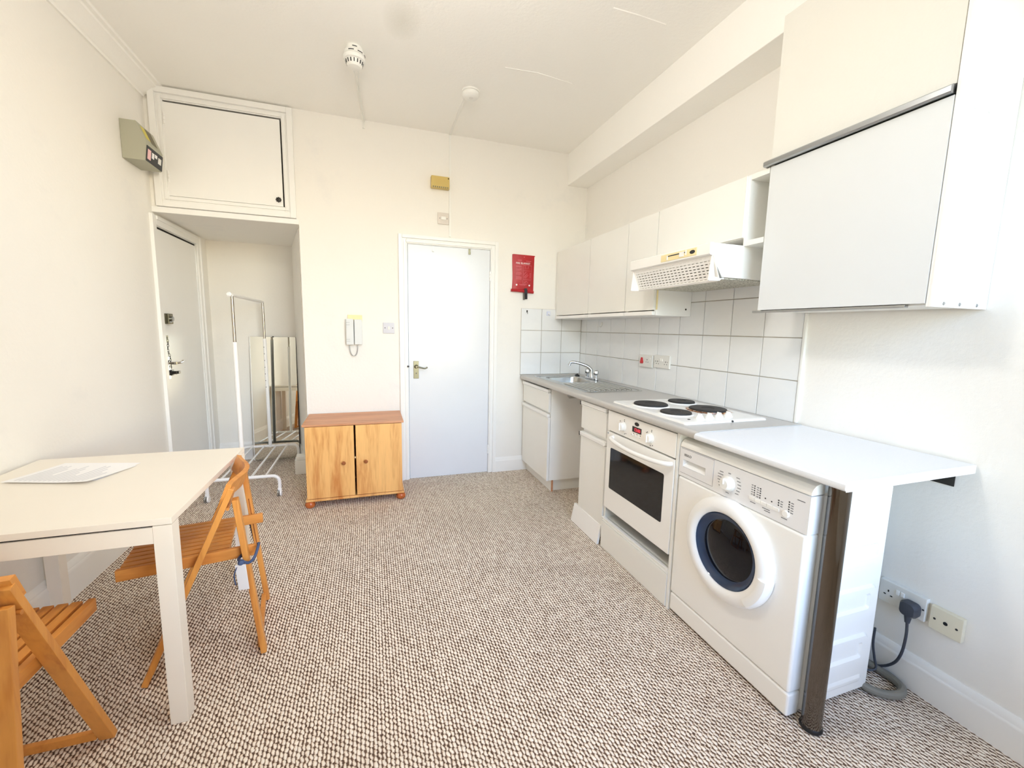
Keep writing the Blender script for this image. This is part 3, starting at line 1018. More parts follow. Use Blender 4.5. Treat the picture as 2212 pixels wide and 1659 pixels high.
w1 = wall_unit('wall_cabinet', 'white wall cabinet in the corner against the back wall, above the basin', 2.976, 3.560, 1.410, 2.006)
b = B().prism([(UX + 0.018, 3.560), (UX, 3.560), (UX + 0.010, 3.612), (UX + 0.03, 3.612)], 'z', 1.411, 2.005)
obj('filler_strip', b, 'unit_white', w1)
w2 = wall_unit('wall_cabinet', 'white wall cabinet second from the back wall, above the drainer', 2.470, 2.974, 1.410, 2.008)
w3 = wall_unit('wall_cabinet', 'narrow white wall cabinet whose bare side shows under the extractor hood', 2.166, 2.468, 1.410, 2.010)
obj('screw_cap', B().lathe([(0, 0.002), (0.005, 0.002), (0.006, 0), (0, 0)], (1.855, 2.1658, 1.452), (0, -1, 0), 10), 'dark_metal', w3)
obj('edge_band', B().box(UX + 0.0185, UX + 0.0295, 2.1648, 2.1662, 1.444, 1.60), 'cream_plastic', w3)
w4 = wall_unit('hood_cabinet', 'white flap-front wall cabinet directly above the extractor hood', 1.556, 2.164, 1.742, 2.012, strip=False)
obj('edge_strip', B().box(UX, UX + 0.018, 1.5555, 1.5575, 1.745, 2.011), 'unit_edge', w4)
# open end shelf
sh = thing('open_shelf', 'small open white shelf box squeezed between hood cabinet and tall grey-railed cupboard', 'shelf', (1.75, 1.50, 1.706))
b = B()
b.box(UX + 0.008, 1.893, 1.539, 1.5545, 1.706, 2.013, 0.001)
obj('side_panel', b, 'unit_edge', sh)
obj('top_board', B().box(UX + 0.008, 1.893, 1.4485, 1.5388, 1.990, 2.013, 0.001), 'unit_white', sh)
obj('bottom_board', B().box(UX + 0.008, 1.893, 1.4485, 1.5388, 1.706, 1.729, 0.001), 'unit_white', sh)
obj('back_panel', B().box(1.886, 1.893, 1.4485, 1.5388, 1.729, 1.990), 'unit_white', sh)
# tall wall cupboard nearest the camera, boxed up to the beam
X5 = 1.624
bc = thing('tall_wall_cupboard', 'large white wall cupboard with grey rail, boxed in above up to the ceiling beam', 'cupboard', (1.76, 1.14, 1.406))
obj('side_panel', B().box(X5, XR - 0.001, 0.830, 0.846, 1.404, 2.592, 0.001), 'unit_edge', bc)
obj('side_panel', B().box(X5 + 0.002, 1.893, 1.430, 1.446, 1.410, 2.592, 0.001), 'cupboard_boxing', bc)
obj('bottom_board', B().box(X5 + 0.020, 1.893, 0.847, 1.4295, 1.410, 1.428), 'unit_white', bc)
obj('shelf', B().box(X5 + 0.020, 1.893, 0.847, 1.4295, 2.004, 2.020), 'unit_white', bc)
obj('door', B().box(X5, X5 + 0.018, 0.8485, 1.4455, 1.4145, 2.012, 0.0015), 'board_white', bc)
obj('upper_panel', B().box(X5 + 0.001, X5 + 0.018, 0.8485, 1.4460, 2.042, 2.590, 0.001), 'cupboard_boxing', bc)
b = B().prism([(X5 + 0.018, 2.015), (X5 - 0.014, 2.015), (X5 - 0.018, 2.019), (X5 - 0.018, 2.034), (X5 - 0.010, 2.040), (X5 + 0.018, 2.040)], 'y', 0.850, 1.468)
obj('grey_rail', b, 'rail_alu', bc)
obj('bottom_rail', B().box(X5 + 0.001, X5 + 0.020, 0.900, 1.474, 1.4035, 1.4125, 0.002), 'rail_alu', bc)
obj('edge_strip', B().box(X5 - 0.0012, X5 - 0.0002, 0.8305, 0.8375, 1.404, 2.592), 'unit_edge', bc)
for y, zz in ((1.68, 1.415), (1.76, 1.415), (1.85, 1.415), (1.69, 1.98), (1.76, 1.98), (1.85, 1.98)):
    obj('screw_cap', B().lathe([(0, 0.0015), (0.005, 0.0015), (0.006, 0), (0, 0)], (y, 0.8302, zz), (0, -1, 0), 12), 'socket_white' if zz > 1.5 else 'rail_alu', bc)

# extractor hood
hd = thing('extractor_hood', 'white visor extractor hood with slotted grille under the wall cabinets', 'hood', (1.66, 1.85, 1.555))
b = B().prism([(1.640, 1.709), (1.893, 1.709), (1.893, 1.560), (1.512, 1.562), (1.446, 1.655), (1.446, 1.709)], 'y', 1.548, 2.148, 0.003)
obj('hood_body', b, 'appliance_white', hd)
fr = obj('front_bar', B().prism([(1.431, 1.659), (1.437, 1.655), (1.450, 1.655), (1.450, 1.710), (1.437, 1.710), (1.431, 1.706)], 'y', 1.545, 2.151, 0.0015), 'appliance_white', hd)
ct = obj('control_strip', B().box(1.4285, 1.432, 1.625, 1.877, 1.666, 1.700, 0.001), 'cream_plastic', fr)
for y0, y1, z0, z1 in ((1.706, 1.738, 1.671, 1.694), (1.690, 1.697, 1.674, 1.697), (1.822, 1.830, 1.669, 1.691)):
    obj('slider', B().box(1.4250, 1.4290, y0, y1, z0, z1, 0.001), 'plastic_white', fr)
obj('slot', B().box(1.4278, 1.4286, 1.700, 1.822, 1.686, 1.691), 'dark_mark', fr)
obj('maker_badge', B().prism([(1.652 + 0.017 * math.cos(a), 1.683 + 0.0085 * math.sin(a)) for a in [2 * PI * i / 24 for i in range(24)]], 'x', 1.4275, 1.4288), 'black_plastic', fr)
obj('badge_mark', B().box(1.4270, 1.4276, 1.641, 1.661, 1.6815, 1.6840), 'cable_grey', fr)
# visor: steep slotted face with triangular cheeks
vz = obj('visor', B().prism([(1.447, 1.651), (1.452, 1.651), (1.470, 1.562), (1.512, 1.556), (1.500, 1.545), (1.440, 1.543), (1.436, 1.546)], 'y', 1.5465, 1.5535, 0.001), 'appliance_white', hd)
obj('visor_cheek', B().prism([(1.447, 1.651), (1.452, 1.651), (1.512, 1.556), (1.500, 1.545), (1.440, 1.543), (1.436, 1.546)], 'y', 2.140, 2.147, 0.001), 'appliance_white', vz)
gb = B()
gx0, gz0, gx1, gz1 = 1.449, 1.652, 1.492, 1.549
gy0, gy1 = 1.5545, 2.139
rows, cols = 8, 22
for r in range(rows + 1):            # horizontal bars between the slot rows
    f = r / rows
    x, z = gx0 + (gx1 - gx0) * f, gz0 + (gz1 - gz0) * f
    wb = 0.010 if 0 < r < rows else 0.014
    gb.beam((x, gy0, z), (x, gy1, z), (gx1 - gx0, 0, gz1 - gz0), wb, 0.0022)
for c in range(cols + 1):
    y = gy0 + (gy1 - gy0) * c / cols
    w_ = 0.010 if 0 < c < cols else 0.03
    gb.beam((gx0, y, gz0), (gx1, y, gz1), (0, 1, 0), w_, 0.002)
obj('grille', gb, 'appliance_white', vz)
obj('grille_backing', B().beam((gx0 + 0.008, 1.8465, gz0), (gx1 + 0.008, 1.8465, gz1), (0, 1, 0), 0.58, 0.002), 'antique_metal', vz)
obj('visor_lip', B().prism([(1.490, 1.545), (1.512, 1.553), (1.505, 1.557), (1.486, 1.551)], 'y', 1.5545, 2.139), 'appliance_white', vz)
obj('grease_filter', B().box(1.515, 1.885, 1.560, 2.136, 1.556, 1.5605), 'speckle', hd)
obj('bulb_clip', B().box(1.512, 1.526, 1.548, 1.556, 1.553, 1.560, 0.002), 'plastic_white', hd)

# side worktop over the washing machine
sw = thing('side_worktop', 'pale white worktop leaf over the washing machine, on one chrome tube leg', 'worktop', (1.58, 1.08, 0))
b = B().prism([(1.293, 0.895), (1.282, 0.893), (1.276, 0.888), (1.274, 0.880), (1.276, 0.872), (1.282, 0.867), (1.893, 0.866), (1.893, 0.895)], 'y', 0.788, 1.3845)
obj('top_board', b, 'leaf', sw)
obj('edge_band', B().box(1.278, 1.893, 0.7865, 0.788, 0.8665, 0.8945), 'unit_edge', sw)
lg = obj('leg', B().cyl((1.378, 0.865, 0.014), (1.378, 0.865, 0.860), 0.030, n=40), 'leg_chrome', sw)
obj('foot', B().lathe([(0.0, 0), (0.031, 0), (0.034, 0.004), (0.034, 0.010), (0.030, 0.016), (0, 0.016)], (1.378, 0.865, 0.0), (0, 0, 1), 32), 'black_plastic', lg)
obj('leg_plate', B().lathe([(0, 0), (0.042, 0), (0.042, 0.005), (0, 0.005)], (1.378, 0.865, 0.8605), (0, 0, 1), 32), 'dark_metal', lg)
b = B().box(XR - 0.004, XR, 0.838, 0.905, 0.800, 0.866, 0.001).box(XR - 0.05, XR, 0.838, 0.905, 0.861, 0.866, 0.001)
br = obj('wall_bracket', b, 'dark_metal', sw)
obj('bracket_screw', B().lathe([(0, 0.003), (0.006, 0.002), (0.007, 0), (0, 0)], (XR - 0.004, 0.866, 0.836), (-1, 0, 0), 12), 'chrome', br)

# washing machine
wm = thing('washing_machine', 'white front-loading washing machine with dark round glass door under the side worktop', 'washing machine', (1.52, 1.207, 0))
WX = 1.315
cb = obj('cabinet', B().box(1.375, 1.722, 0.912, 1.503, 0.018, 0.795, 0.004), 'appliance_white', wm)
obj('front_panel', B().box(WX, 1.376, 0.908, 1.507, 0.101, 0.668, 0.011, 3), 'washer_white', wm)
obj('kick_panel', B().box(WX + 0.002, 1.376, 0.908, 1.507, 0.012, 0.098, 0.009, 3), 'washer_white', wm)
# fascia with a drawer opening
fas = B()
for y0, y1, z0, z1 in rects(0.908, 1.507, 0.671, 0.800, [(1.307, 1.4995, 0.686, 0.7985)]):
    fas.box(WX + 0.002, 1.376, y0, y1, z0, z1, 0.0)
fs = obj('control_panel', fas, 'washer_panel', wm)
b = B()
for y0, y1, z0, z1 in rects(1.309, 1.4975, 0.688, 0.7965, [(1.350, 1.482, 0.716, 0.750)]):
    b.box(WX + 0.0005, 1.345, y0, y1, z0, z1)
dw = obj('detergent_drawer', b, 'washer_panel', wm)
b = B().prism([(WX + 0.002, 0.717), (1.340, 0.738), (1.344, 0.750), (1.345, 0.716)], 'y', 1.350, 1.482)
obj('drawer_grip', b, 'unit_edge', dw)
obj('maker_lettering', text_mesh('BEKO', 0.0155, frame_kitchen(1.4770, 0.7665, WX + 0.0002), 0.0003, sx=1.1), 'dark_mark', dw)
tc_ = B().prism([(WX + 0.003, 0.8025), (WX + 0.0035, 0.813), (WX + 0.009, 0.824), (WX + 0.02, 0.834), (WX + 0.040, 0.840), (1.376, 0.841), (1.376, 0.8025)], 'y', 0.908, 1.507, 0.002)
obj('top_trim', tc_, 'washer_white', wm)
obj('lid', B().box(1.377, 1.728, 0.906, 1.509, 0.7965, 0.808, 0.004, 3), 'appliance_white', wm)
b = B().lathe([(0.030, 0), (0.030, 0.006), (0.025, 0.010), (0.023, 0.024), (0.019, 0.028), (0, 0.028)], (WX + 0.002, 1.228, 0.729), (-1, 0, 0), 28)
b.box(WX - 0.032, WX - 0.022, 1.225, 1.231, 0.729, 0.752, 0.002)
obj('programme_knob', b, 'plastic_white', fs)
for k in range(5):
    y = 1.119 - k * 0.0243
    obj('option_button', B().box(WX - 0.001, WX + 0.003, y - 0.0115, y + 0.0115, 0.7055, 0.7175, 0.001), 'washer_white', fs)
obj('start_button', B().lathe([(0.013, 0), (0.013, 0.003), (0.010, 0.006), (0, 0.006)], (WX + 0.002, 0.985, 0.7105), (-1, 0, 0), 20), 'washer_white', fs)
b, b2 = B(), B()


def dot(y, z, s=0.0022):
    b.box(WX + 0.0012, WX + 0.0025, y - s, y + s, z - s, z + s)


def word(y, z, w):
    b2.box(WX + 0.0014, WX + 0.0025, y - w / 2, y + w / 2, z - 0.0014, z + 0.0014)


for k in range(5):
    dot(1.112, 0.7615 - k * 0.0085)
    word(1.122, 0.7615 - k * 0.0085, 0.007)
    dot(1.088, 0.7600 - k * 0.0085)
    word(1.0985, 0.7600 - k * 0.0085, 0.008)
    dot(0.977, 0.7555 - k * 0.0085)
    word(0.966, 0.7545 - k * 0.0085, 0.009)
for k in range(3):
    dot(1.015, 0.7460 - k * 0.0085)
    word(1.004, 0.7450 - k * 0.0085, 0.008)
dot(1.066, 0.7330)
dot(1.041, 0.7310)
for k in range(6):
    word(1.277 - 0.004 * abs(k - 2.5), 0.7640 - k * 0.0115, 0.018 if k != 1 else 0.026)
    word(1.177 + 0.004 * abs(k - 2.5), 0.7640 - k * 0.0125, 0.016)
word(1.228, 0.769, 0.012)
word(1.232, 0.690, 0.016)
word(1.115, 0.6975, 0.022)
word(1.060, 0.696, 0.030)
word(1.055, 0.689, 0.024)
word(0.990, 0.692, 0.022)
word(0.938, 0.775, 0.026)
obj('indicator_lights', b, 'dark_mark', fs, stuff=True)
obj('panel_markings', b2, 'grey_mark', fs, stuff=True)
# door
dc = (WX, 1.203, 0.467)
b = B().lathe([(0.206, -0.001), (0.206, 0.012), (0.201, 0.024), (0.189, 0.033), (0.170, 0.037), (0.156, 0.034), (0.148, 0.026), (0.146, 0.012)], dc, (-1, 0, 0), 64)
wd = obj('porthole_door', b, 'unit_edge', wm)
obj('rim_glass', B().lathe([(0.147, 0.022), (0.140, 0.012), (0.126, 0.005), (0.114, 0.003)], dc, (-1, 0, 0), 64), 'washer_rim', wd)
obj('door_glass', B().lathe([(0.117, 0.0035), (0.108, 0.0075), (0.07, 0.017), (0.03, 0.0215), (0, 0.0225)], dc, (-1, 0, 0), 64), 'washer_glass', wd, ang=1.2)
t = bmesh.new()
prof = [(0.208, 0.002), (0.208, 0.024), (0.200, 0.036), (0.186, 0.041), (0.172, 0.0395), (0.170, 0.03)]
b = B()
prev = None
loops = []
for i in range(13):
    a = math.radians(-4 - 44 * i / 12)
    loops.append([(dc[0] - h, dc[1] - r * math.cos(a), dc[2] + r * math.sin(a)) for r, h in prof])
for la, lb in zip(loops, loops[1:]):
    va, vb = [t.verts.new(p) for p in la], [t.verts.new(p) for p in lb]
    for i in range(len(va) - 1):
        t.faces.new((va[i], va[i + 1], vb[i + 1], vb[i]))
for lp in (loops[0], loops[-1]):
    t.faces.new([t.verts.new(p) for p in lp])
bmesh.ops.remove_doubles(t, verts=t.verts[:], dist=1e-5)
b._merge(t)
obj('door_grip', b, 'washer_white', wd)
# pressed ribs on the side sheet
for x0, x1, z0, z1 in ((1.42, 1.705, 0.512, 0.628), (1.42, 1.700, 0.318, 0.438), (1.42, 1.692, 0.128, 0.250)):
    lo = [(x, 0.912, z) for x, z in rrect(x0, x1, z0, z1, 0.03)]
    hi = [(x, 0.903, z) for x, z in rrect(x0 + 0.008, x1 - 0.008, z0 + 0.008, z1 - 0.008, 0.024)]
    h2 = [(x, 0.903, z) for x, z in rrect(x0 + 0.02, x1 - 0.036, z0 + 0.030, z1 - 0.030, 0.010)]
    l2 = [(x, 0.911, z) for x, z in rrect(x0 + 0.028, x1 - 0.042, z0 + 0.038, z1 - 0.038, 0.008)]
    obj('pressed_rib', B().loft([lo, hi, h2, l2], True), 'appliance_white', cb)
for x1, z0, z1 in ((1.70, 0.690, 0.722), (1.685, 0.050, 0.080)):
    lo = [(x, 0.912, z) for x, z in rrect(1.43, x1, z0, z1, 0.012)]
    hi = [(x, 0.907, z) for x, z in rrect(1.44, x1 - 0.01, z0 + 0.01, z1 - 0.01, 0.004)]
    obj('pressed_rib', B().loft([lo, hi], True), 'appliance_white', cb)
for x in (1.345, 1.69):
    for y in (0.945, 1.47):
        obj('foot', B().lathe([(0, 0), (0.018, 0), (0.02, 0.004), (0.008, 0.008), (0.008, 0.02), (0, 0.02)], (x, y, 0), (0, 0, 1), 16), 'rail_alu', wm)


# ================================================================== FITTINGS ON THE WALLS AND CEILING
def socket_pins(name, parent, y, z, x):
    """three dark pin slots of one outlet on a plate facing -x"""
    for dy, dz, a, c in ((0.0, 0.0085, 0.002, 0.004), (0.011, -0.008, 0.0034, 0.0019), (-0.011, -0.008, 0.0034, 0.0019)):
        obj('pin_slot', B().box(x - 0.0006, x + 0.0006, y + dy - a, y + dy + a, z + dz - c, z + dz + c), 'dark_gap', parent)


# cooker switch with outlet and a double outlet over the worktop
XT = XR - 0.010
ck = thing('cooker_switch', 'white cooker point with red rocker switch on the wall tiles', 'switch', (XT, 2.567, 1.10))
pl = obj('plate', B().box(XT - 0.018, XT, 2.492, 2.642, 1.058, 1.146, 0.003), 'socket_white', ck)
b = B().prism([(2.596, 1.082), (2.622, 1.082), (2.626, 1.092), (2.616, 1.126), (2.602, 1.126), (2.592, 1.092)], 'x', XT - 0.024, XT - 0.017, 0.0015)
obj('red_rocker', b, 'red_switch', pl)
socket_pins('p', pl, 2.548, 1.104, XT - 0.0184)
obj('rocker', B().box(XT - 0.021, XT - 0.017, 2.508, 2.522, 1.112, 1.130, 0.002), 'plastic_white', pl)
dsk = thing('double_socket', 'white double power socket on the tiles beside the red cooker switch', 'socket', (XT, 2.396, 1.10))
pl = obj('plate', B().box(XT - 0.014, XT, 2.316, 2.478, 1.066, 1.154, 0.003), 'socket_white', dsk)
for y in (2.437, 2.352):
    socket_pins('p', pl, y, 1.102, XT - 0.0144)
for y in (2.408, 2.388):
    obj('rocker', B().box(XT - 0.018, XT - 0.013, y - 0.006, y + 0.006, 1.112, 1.130, 0.002), 'plastic_white', pl)
for y in (2.460, 2.334):
    obj('plate_screw', B().lathe([(0, 0.001), (0.003, 0.001), (0.0035, 0), (0, 0)], (XT - 0.014, y, 1.110), (-1, 0, 0), 10), 'grey_mark', pl)
# low double outlet, plug and washing machine lead
lo = thing('double_socket', 'white double power socket low on the wall with a grey plug in it', 'socket', (XR, 0.925, 0.32))
pl = obj('plate', B().box(XR - 0.022, XR, 0.851, 0.999, 0.284, 0.372, 0.003), 'socket_white', lo)
socket_pins('p', pl, 0.967, 0.326, XR - 0.0224)
for y in (0.937, 0.922):
    obj('rocker', B().box(XR - 0.026, XR - 0.021, y - 0.006, y + 0.006, 0.336, 0.354, 0.002), 'plastic_white', pl)
obj('plate_screw', B().lathe([(0, 0.001), (0.003, 0.001), (0.0035, 0), (0, 0)], (XR - 0.022, 0.858, 0.328), (-1, 0, 0), 10), 'dark_mark', pl)
pg = thing('power_lead', 'dark grey moulded plug with thin cable running down behind the washing machine', 'plug', (1.86, 0.885, 0.30))
b = B().loft([[(XR - 0.023, y, z) for y, z in rrect(0.862, 0.914, 0.290, 0.342, 0.016)], [(XR - 0.045, y, z) for y, z in rrect(0.860, 0.916, 0.288, 0.344, 0.018)],
              [(XR - 0.058, y, z) for y, z in rrect(0.866, 0.910, 0.292, 0.340, 0.016)], [(XR - 0.060, y, z) for y, z in rrect(0.878, 0.898, 0.306, 0.326, 0.008)]], True)
b.cyl((XR - 0.042, 0.888, 0.292), (XR - 0.042, 0.888, 0.262), 0.012, 0.0075)
obj('plug', b, 'cable_grey', pg)
obj('cable', B().tube([(XR - 0.042, 0.888, 0.265), (XR - 0.042, 0.885, 0.21), (XR - 0.038, 0.893, 0.13), (XR - 0.035, 0.915, 0.07), (XR - 0.04, 0.96, 0.025), (XR - 0.07, 1.02, 0.02), (XR - 0.09, 1.06, 0.05), (XR - 0.10, 1.08, 0.20)], 0.0048, 8, smooth=5), 'cable_grey', pg)
b = B().tube([(1.874, 0.988, 0.165), (1.868, 0.984, 0.10), (1.862, 0.970, 0.05), (1.845, 0.955, 0.018), (1.80, 0.99, 0.010), (1.78, 1.05, 0.03), (1.78, 1.10, 0.15)], 0.0042, 8, smooth=5)
tag(obj('thin_cable', b, 'cable_grey'), 'thin dark loop of cable rising behind the corner of the washing machine', 'cable')
b = B()
path = [(1.700, 1.000, 0.10), (1.712, 0.930, 0.028), (1.728, 0.893, 0.0165), (1.76, 0.862, 0.0165), (1.805, 0.850, 0.0165), (1.845, 0.866, 0.0165), (1.862, 0.905, 0.0165), (1.862, 0.95, 0.0165), (1.850, 1.02, 0.03), (1.83, 1.10, 0.12)]
b.tube(path, 0.0145, 10, smooth=6)
tag(obj('drain_hose', b, 'hose_grey'), 'grey washing machine drain hose curled on the carpet by the skirting', 'hose')
bp = thing('aerial_plate', 'cream blanking plate with centre hole low on the wall beside the socket', 'plate', (XR, 0.795, 0.32))
pl = obj('plate', B().box(XR - 0.020, XR, 0.750, 0.840, 0.276, 0.362, 0.003), 'cream_plastic', bp)
pl.data.materials[0] = plain('ivory_plate', (226, 218, 194), 0.35)
obj('aerial_hole', B().lathe([(0, 0.001), (0.006, 0.001), (0.0065, 0), (0, 0)], (XR - 0.020, 0.795, 0.318), (-1, 0, 0), 14), 'dark_gap', pl)
for y in (0.825, 0.765):
    obj('plate_screw', B().lathe([(0, 0.001), (0.0035, 0.001), (0.004, 0), (0, 0)], (XR - 0.020, y, 0.318), (-1, 0, 0), 12), 'dark_metal', pl)

# hooks
hk = thing('hook', 'small metal hook on the corner tile under the fire blanket', 'hook', (1.345, YB - 0.01, 1.466))
b = B().box(1.339, 1.351, YB - 0.013, YB - 0.0095, 1.462, 1.482, 0.001).tube([(1.345, YB - 0.012, 1.468), (1.345, YB - 0.022, 1.462), (1.345, YB - 0.027, 1.455), (1.345, YB - 0.024, 1.449)], 0.0022, 8, smooth=4)
obj('hook_body', b, 'dark_metal', hk)
hk = thing('hook', 'square white adhesive hook pad on the tile beside the wall cabinet', 'hook', (1.554, YB - 0.01, 1.46))
obj('pad', B().box(1.536, 1.572, YB - 0.014, YB - 0.0095, 1.440, 1.478, 0.003), plain('pad_blue', (214, 220, 240), 0.3), hk)
obj('hook_arm', B().tube([(1.554, YB - 0.013, 1.466), (1.554, YB - 0.020, 1.452), (1.554, YB - 0.030, 1.447), (1.554, YB - 0.032, 1.456)], 0.003, 8, smooth=4), 'plastic_white', hk)
hk = thing('hook', 'white plastic curl hook on the tiles under the wall cabinets', 'hook', (XT, 3.229, 1.36))
obj('pad', B().lathe([(0, 0.004), (0.012, 0.004), (0.014, 0), (0, 0)], (XT, 3.229, 1.372), (-1, 0, 0), 18), 'plastic_white', hk)
obj('hook_arm', B().tube([(XT - 0.004, 3.234, 1.380), (XT - 0.010, 3.222, 1.374), (XT - 0.014, 3.214, 1.360), (XT - 0.014, 3.220, 1.346), (XT - 0.014, 3.234, 1.343), (XT - 0.014, 3.243, 1.352)], 0.0035, 8, smooth=4), 'plastic_white', hk)

# fire blanket pouch
fb = thing('fire_blanket', 'red fire blanket pouch with white print hanging on the back wall', 'fire blanket', (1.30, YB, 1.64))
R_ = Matrix.Translation((1.300, 0, 1.80)) @ Matrix.Rotation(0.012, 4, 'Y') @ Matrix.Translation((-1.300, 0, -1.80))
nx, nz = 8, 14
loops = []
t = bmesh.new()
grid = []
for j in range(nz + 1):
    row = []
    for i in range(nx + 1):
        u, w_ = i / nx, j / nz
        x = 1.200 + 0.203 * u + 0.004 * math.sin(5 * w_) * (1 - u)
        zz = 1.655 + 0.306 * w_
        bulge = 0.016 * math.sin(PI * min(1, max(0, u))) ** 0.6 * (0.35 + 0.65 * math.sin(PI * min(1, w_ * 0.95))) + 0.004
        row.append((x, YB - 0.001 - bulge - 0.0015 * math.sin(9 * u + 4 * w_), zz))
    grid.append(row)
va = [[t.verts.new(p) for p in row] for row in grid]
vb = [[t.verts.new((p[0], YB - 0.001, p[2])) for p in row] for row in grid]
for j in range(nz):
    for i in range(nx):
        t.faces.new((va[j][i], va[j][i + 1], va[j + 1][i + 1], va[j + 1][i]))
        t.faces.new((vb[j][i], vb[j + 1][i], vb[j + 1][i + 1], vb[j][i + 1]))
for j in range(nz):
    t.faces.new((va[j][0], va[j + 1][0], vb[j + 1][0], vb[j][0]))
    t.faces.new((va[j][nx], vb[j][nx], vb[j + 1][nx], va[j + 1][nx]))
for i in range(nx):
    t.faces.new((va[0][i], vb[0][i], vb[0][i + 1], va[0][i + 1]))
    t.faces.new((va[nz][i], va[nz][i + 1], vb[nz][i + 1], vb[nz][i]))
b = B()
b._merge(t, R_)
po = obj('pouch', b, 'red_pouch', fb, ang=0.9)
b = B().tube([(1.189, YB - 0.012, 1.652), (1.25, YB - 0.018, 1.650), (1.33, YB - 0.020, 1.646), (1.398, YB - 0.014, 1.642)], 0.0125, 10, smooth=3)
obj('bottom_roll', b, 'red_pouch', fb)
obj('top_seam', B().box(1.203, 1.408, YB - 0.006, YB - 0.001, 1.955, 1.963, 0.001, mat=R_), 'red_pouch', fb)
b = B().beam((1.318, YB - 0.032, 1.672), (1.322, YB - 0.036, 1.625), (1, 0, 0), 0.028, 0.004, 0.001).beam((1.322, YB - 0.036, 1.626), (1.327, YB - 0.026, 1.578), (1, 0, 0), 0.024, 0.004, 0.001)
obj('pull_strap', b, 'black_plastic', fb)
obj('pull_strap', B().beam((1.310, YB - 0.010, 1.64), (1.312, YB - 0.010, 1.572), (1, 0, 0), 0.018, 0.003, 0.001), 'hose_grey', fb)


def onpouch(x, z):
    u = min(1, max(0, (x - 1.200) / 0.203))
    w_ = min(1, max(0, (z - 1.655) / 0.306))
    return YB - 0.001 - (0.016 * math.sin(PI * u) ** 0.6 * (0.35 + 0.65 * math.sin(PI * min(1, w_ * 0.95))) + 0.004) - 0.0015 * math.sin(9 * u + 4 * w_)


def drape(me, off=0.0006):
    """lay a flat printed mesh (built at y = YB) onto the bulging pouch"""
    bm_ = bmesh.new()
    bm_.from_mesh(me)
    for _ in range(2):
        bmesh.ops.subdivide_edges(bm_, edges=[e for e in bm_.edges if e.calc_length() > 0.02], cuts=2, use_grid_fill=True)
    for v_ in bm_.verts:
        v_.co.y = onpouch(v_.co.x, v_.co.z) - off + (v_.co.y - YB)
    bm_.to_mesh(me)
    bm_.free()
    me.transform(R_)
    return me


obj('title_lettering', drape(text_mesh('FIRE BLANKET', 0.0225, frame_back(1.2285, 1.880, YB), 0.0003, sx=0.93)), 'paper', po)
b = B()


def line_(x0, x1, z, h=0.0022, bb=None):
    (bb or b).box(x0, x1, YB - 0.0004, YB, z - h / 2, z + h / 2)


for z0, ln_ in ((1.864, (0.045, 0.052, 0.040)), (1.840, (0.050, 0.048, 0.046, 0.034)), (1.808, (0.044, 0.050, 0.052, 0.046, 0.038)), (1.774, (0.040, 0.052, 0.054, 0.052, 0.054, 0.050))):
    for k, w_ in enumerate(ln_):
        line_(1.230, 1.230 + w_, z0 - k * 0.0052)
for k, (x0, x1) in enumerate(((1.243, 1.280), (1.247, 1.280))):
    line_(x0, x1, 1.916 - k * 0.008, 0.003)
line_(1.320, 1.372, 1.909, 0.004)
line_(1.229, 1.378, 1.874, 0.001)
for x in (1.297, 1.375):
    b.box(x - 0.0007, x + 0.0007, YB - 0.0004, YB, 1.712, 1.872)
for z_ in (1.870, 1.826, 1.752, 1.746, 1.714):
    line_(1.297, 1.375, z_, 0.0014)
for k in range(5):
    b.box(1.360, 1.367, YB - 0.0004, YB, 1.764 + 0.010 * k, 1.770 + 0.010 * k)
for (xa, za, xb_, zb_) in ((1.300, 1.79, 1.325, 1.815), (1.305, 1.765, 1.335, 1.80), (1.315, 1.76, 1.345, 1.79), (1.312, 1.865, 1.322, 1.84), (1.345, 1.865, 1.337, 1.84), (1.310, 1.72, 1.33, 1.735), (1.33, 1.735, 1.345, 1.722)):
    b.beam((xa, YB - 0.0002, za), (xb_, YB - 0.0002, zb_), (zb_ - za, 0, xa - xb_), 0.003, 0.0004)
for k, (x0, x1) in enumerate(((1.262, 1.336), (1.274, 1.322))):
    line_(x0, x1, 1.7055 - k * 0.006, 0.003)
obj('printed_text', drape(b.mesh('printed_text')), 'pouch_pink', po, stuff=True)
for x in (1.240, 1.360):
    me = B().prism([(x + 0.0075 * math.cos(2 * PI * i / 16), 1.700 + 0.0075 * math.sin(2 * PI * i / 16)) for i in range(16)], 'y', YB - 0.0004, YB).mesh('emblem')
    obj('emblem', drape(me), 'paper', po)
obj('eyelet', drape(B().prism([(1.303 + 0.006 * math.cos(2 * PI * i / 14), 1.942 + 0.004 * math.sin(2 * PI * i / 14)) for i in range(14)], 'y', YB - 0.0006, YB).mesh('eyelet')), 'pouch_pink', po)

# entry phone
ep = thing('entry_phone', 'white door entry telephone with coiled cord on the wall above the pine cabinet', 'telephone', (-0.12, YB, 1.17))
obj('back_plate', B().box(-0.165, -0.058, YB - 0.012, YB, 1.345, 1.397, 0.003), 'cream_plastic', ep)
obj('base', B().box(-0.118, -0.060, YB - 0.042, YB, 1.163, 1.362, 0.006), 'board_white', ep)
h_ = obj('handset', B().box(-0.180, -0.122, YB - 0.050, YB - 0.004, 1.160, 1.366, 0.009, 3), 'board_white', ep)
for z in (1.318, 1.335, 1.19, 1.205):
    obj('handset_groove', B().box(-0.176, -0.150, YB - 0.0508, YB - 0.0495, z, z + 0.0015), 'grey_mark', h_)
b = B()
cpath = []
for i in range(240):
    f = i / 239
    a = PI * f
    cx0, cz0 = -0.126 - 0.030 * math.cos(a) * 1.0, 1.160 - 0.088 * math.sin(a) ** 0.75
    th = f * 2 * PI * 34
    cpath.append((cx0 + 0.0042 * math.cos(th), YB - 0.020 + 0.0042 * math.sin(th), cz0))
